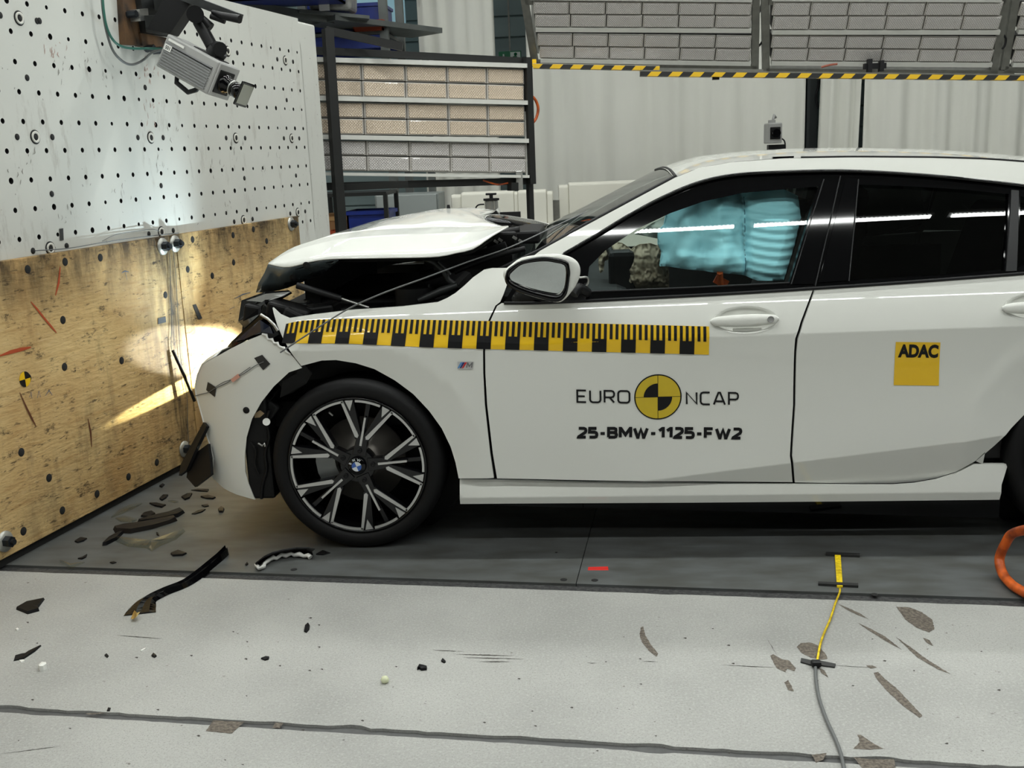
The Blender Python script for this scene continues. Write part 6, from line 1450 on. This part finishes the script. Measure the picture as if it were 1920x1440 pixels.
# torn arc piece with white broken edge
ta = thing('torn_arch_piece', 'torn black arch piece with jagged white edge in front of the tyre', 'debris', G((530, 1055)), FRG)
cl2 = [(478, 1056), (490, 1047), (505, 1040), (525, 1035), (550, 1031), (572, 1031), (585, 1034)]
ar_ = MB(); a1 = [G(p, .03) for p in cl2]; a2 = [G((p[0]+6, p[1]-5), .05) for p in cl2]; a0 = [G((p[0]+2, p[1]+5), .005) for p in cl2]; nn_ = len(cl2)
ar_.raw(a0+a1+a2, [(r_*nn_+i, r_*nn_+i+1, (r_+1)*nn_+i+1, (r_+1)*nn_+i) for r_ in range(2) for i in range(nn_-1)]); o = ar_.build('arch_piece', DEB, ta); md = o.modifiers.new('t', 'SOLIDIFY'); md.thickness = .004
jg = [(480, 1059), (486, 1065), (494, 1062), (496, 1056), (506, 1049), (513, 1045), (518, 1047), (528, 1040), (536, 1042), (546, 1038), (552, 1041), (562, 1039), (570, 1043), (578, 1041), (582, 1045)]
MB().tube([G(p, .012+.006*(i % 2)) for i, p in enumerate(jg)], [.007+.003*((i*7) % 3)/2 for i in range(len(jg))], 6).build('broken_edge', WVINYL, ta)
# ------------------------------------------------------------------ spalls, scuffs and holes in the floor
SPALL = mat('exposed_aggregate', srgb(118, 110, 100), .9, var=.5, vscale=120, var2=srgb(80, 73, 66), bump=.8, bscale=150)
def patch(px, m=SPALL, z=.0008, name='spall_patch'):
    P = gp2(px); D = []
    for i in range(len(P)):
        a, b = P[i], P[(i+1) % len(P)]; k = max(1, int(math.hypot(b[0]-a[0], b[1]-a[1])/.006))
        for j in range(k):
            x, y = lerp(a[0], b[0], j/k), lerp(a[1], b[1], j/k); D.append((x+.0022*noise.noise((x*160, y*160, 1)), y+.0022*noise.noise((x*160, y*160, 7))))
    n = len(D); ar = sum(D[i][0]*D[(i+1) % n][1]-D[(i+1) % n][0]*D[i][1] for i in range(n))
    if ar < 0: D = D[::-1]
    r = delaunay_2d_cdt([Vector(q) for q in D], [(i, (i+1) % n) for i in range(n)], [], 1, 1e-6)
    return add(name, new_mesh(name, [(q.x, q.y, z) for q in r[0]], [tuple(t) for t in r[2]], m), floor)
for px in ([(1202, 1177), (1206, 1175), (1210, 1192), (1220, 1208), (1234, 1226), (1231, 1232), (1217, 1221), (1204, 1205), (1199, 1190)],
           [(1494, 1213), (1502, 1206), (1520, 1205), (1534, 1211), (1548, 1226), (1552, 1236), (1540, 1237), (1520, 1233), (1503, 1225)],
           [(1444, 1230), (1450, 1227), (1465, 1236), (1480, 1239), (1492, 1253), (1490, 1259), (1476, 1254), (1473, 1261), (1456, 1253)],
           [(1470, 1280), (1478, 1275), (1489, 1297), (1478, 1294)], [(1535, 1252), (1545, 1257), (1553, 1271), (1540, 1262)],
           [(1638, 1262), (1646, 1260), (1660, 1274), (1680, 1290), (1704, 1315), (1730, 1343), (1724, 1346), (1695, 1325), (1665, 1298), (1645, 1275)],
           [(1680, 1138), (1705, 1139), (1728, 1148), (1748, 1162), (1752, 1180), (1742, 1186), (1718, 1177), (1698, 1162)],
           [(1572, 1133), (1590, 1140), (1612, 1150), (1628, 1161), (1612, 1155), (1590, 1145)],
           [(1608, 1168), (1630, 1178), (1660, 1194), (1690, 1218), (1660, 1202), (1630, 1183)],
           [(1679, 1194), (1705, 1212), (1740, 1238), (1782, 1264), (1760, 1256), (1720, 1233)],
           [(1608, 1378), (1614, 1378), (1632, 1391), (1656, 1404), (1630, 1406), (1600, 1404), (1612, 1392)],
           [(1600, 1420), (1630, 1424), (1676, 1424), (1680, 1440), (1620, 1445)], [(1522, 1416), (1550, 1412), (1545, 1424), (1530, 1431)],
           [(400, 1351), (458, 1354), (434, 1376), (386, 1371)], [(517, 1355), (532, 1356), (524, 1366), (510, 1365)], [(160, 1338), (198, 1336), (180, 1340), (165, 1340)], [(1730, 1196), (1742, 1200), (1750, 1212), (1738, 1206)], [(1624, 1248), (1636, 1248), (1644, 1252), (1632, 1254)]):
    patch(px)
SCUF = mat('dark_scuff', srgb(64, 60, 56), .9)
for a, b, w_ in (((806, 1219), (872, 1222), 1.0), ((850, 1227), (967, 1230), 1.6), ((866, 1233), (984, 1236), 1.6), ((895, 1241), (962, 1241), 1.6), ((213, 1191), (305, 1198), 1.2), ((0, 1414), (124, 1398), 1.0), ((1350, 1247), (1455, 1252), 1.0), ((1100, 1243), (1120, 1244), 1.2), ((1438, 1198), (1458, 1230), 1.6), ((1560, 1248), (1640, 1252), .8), ((1200, 1240), (1235, 1241), .8)):
    patch([a, ((a[0]+b[0])/2, (a[1]+b[1])/2-w_*.6), b, ((a[0]+b[0])/2, (a[1]+b[1])/2+w_*.6)], SCUF, .0006, 'scuff_mark')
rnd = random.Random(3)
for _ in range(60):
    x, y = rnd.uniform(10, 1910), rnd.uniform(1150, 1435); s = rnd.uniform(1, 3.2)
    patch([(x-s*1.4, y), (x, y-s*.5), (x+s, y-s*.2), (x+s*.5, y+s*.6)], SCUF, .0006, 'floor_speck')
for px, r in (((1057, 1087), .012), ((1115, 1088), .012), ((1640, 1115), .012), ((551, 1068), .012), ((1043, 1036), .005)):
    c = G(px, .003); MB().lathe([(r, 0), (r, .0008), (.0001, .0006)], c, (0, 0, 1), 18).build('plate_hole', HOLE, floor)
o = flat('red_tape', 'short red tape strip on the steel plate beside the plate seam', 'tape', [(1103, 1065), (1140, 1064), (1141, 1071), (1102, 1071)], mat('red_tape', srgb(206, 44, 38), .5), .0008, None, 0, .0035)
# ------------------------------------------------------------------ trigger strip with leads
sn = thing('contact_strip', 'yellow contact strip taped across the steel plate beside the car', 'sensor', G((1573, 1075), .004))
YST = mat('yellow_contact_strip', srgb(238, 208, 30), .45, var=.25, vscale=60, var2=srgb(180, 150, 10))
def gbox(name, px, h, m, parent, z0=.0035): 
    P = gp2(px); return MB().prism(P, lambda a, b, d: Vector((a, b, z0+d)), h).build(name, m, parent)
gbox('strip', [(1565, 1044), (1576, 1044), (1580, 1104), (1569, 1104)], .006, YST, sn)
gbox('tape_band', [(1534, 1096), (1609, 1099), (1609, 1104), (1534, 1100)], .008, TAPE, sn)
gbox('tape_band', [(1548, 1040), (1612, 1043), (1612, 1047), (1548, 1044)], .008, TAPE, sn)
MB().tube(catmull([G(p, .006) for p in ((1575, 1103), (1574, 1112), (1566, 1132), (1557, 1160), (1546, 1185), (1538, 1208), (1533, 1235), (1531, 1244))], 5), [.0035]*36, 8).build('yellow_lead', YST, sn)
gl_ = thing('signal_lead', 'grey signal lead running from the taped plug to the bottom edge', 'cable', G((1535, 1300)))
MB().tube(catmull([G(p, .006) for p in ((1529, 1250), (1530, 1275), (1536, 1310), (1550, 1350), (1566, 1385), (1577, 1415), (1584, 1450))], 5), .0048, 8).build('lead', CABLE, gl_)
tb = thing('cable_tape', 'black tape band over the lead joint on the concrete', 'tape', G((1533, 1245)))
gbox('tape', [(1502, 1236), (1520, 1240), (1534, 1240), (1567, 1247), (1565, 1253), (1536, 1249), (1518, 1248), (1501, 1243)], .004, TAPE, tb, .0005)
MB().box(G((1530, 1244), .012), (.028, .024, .018), None, .006).build('plug', BLACK, tb)
for dx in (-3, 3): MB().box(G((1528+dx, 1244.5), .010), (.007, .012, .012)).build('contact', mat('copper_contact', srgb(196, 120, 80), .4, .4), tb)
# orange hose by the rear wheel
o = MB().tube(catmull([G((1940, 990), .22), G((1900, 1000), .17), G((1885, 1020), .12), G((1874, 1048), .06), G((1880, 1075), .03), G((1896, 1095), .022), G((1912, 1106), .022), G((1940, 1120), .022), G((1985, 1128), .022)], 8), .016, 12).build('orange_hose', ORANGE); tag(o, 'scuffed orange hose curling out under the rear wheel arch', 'hose')
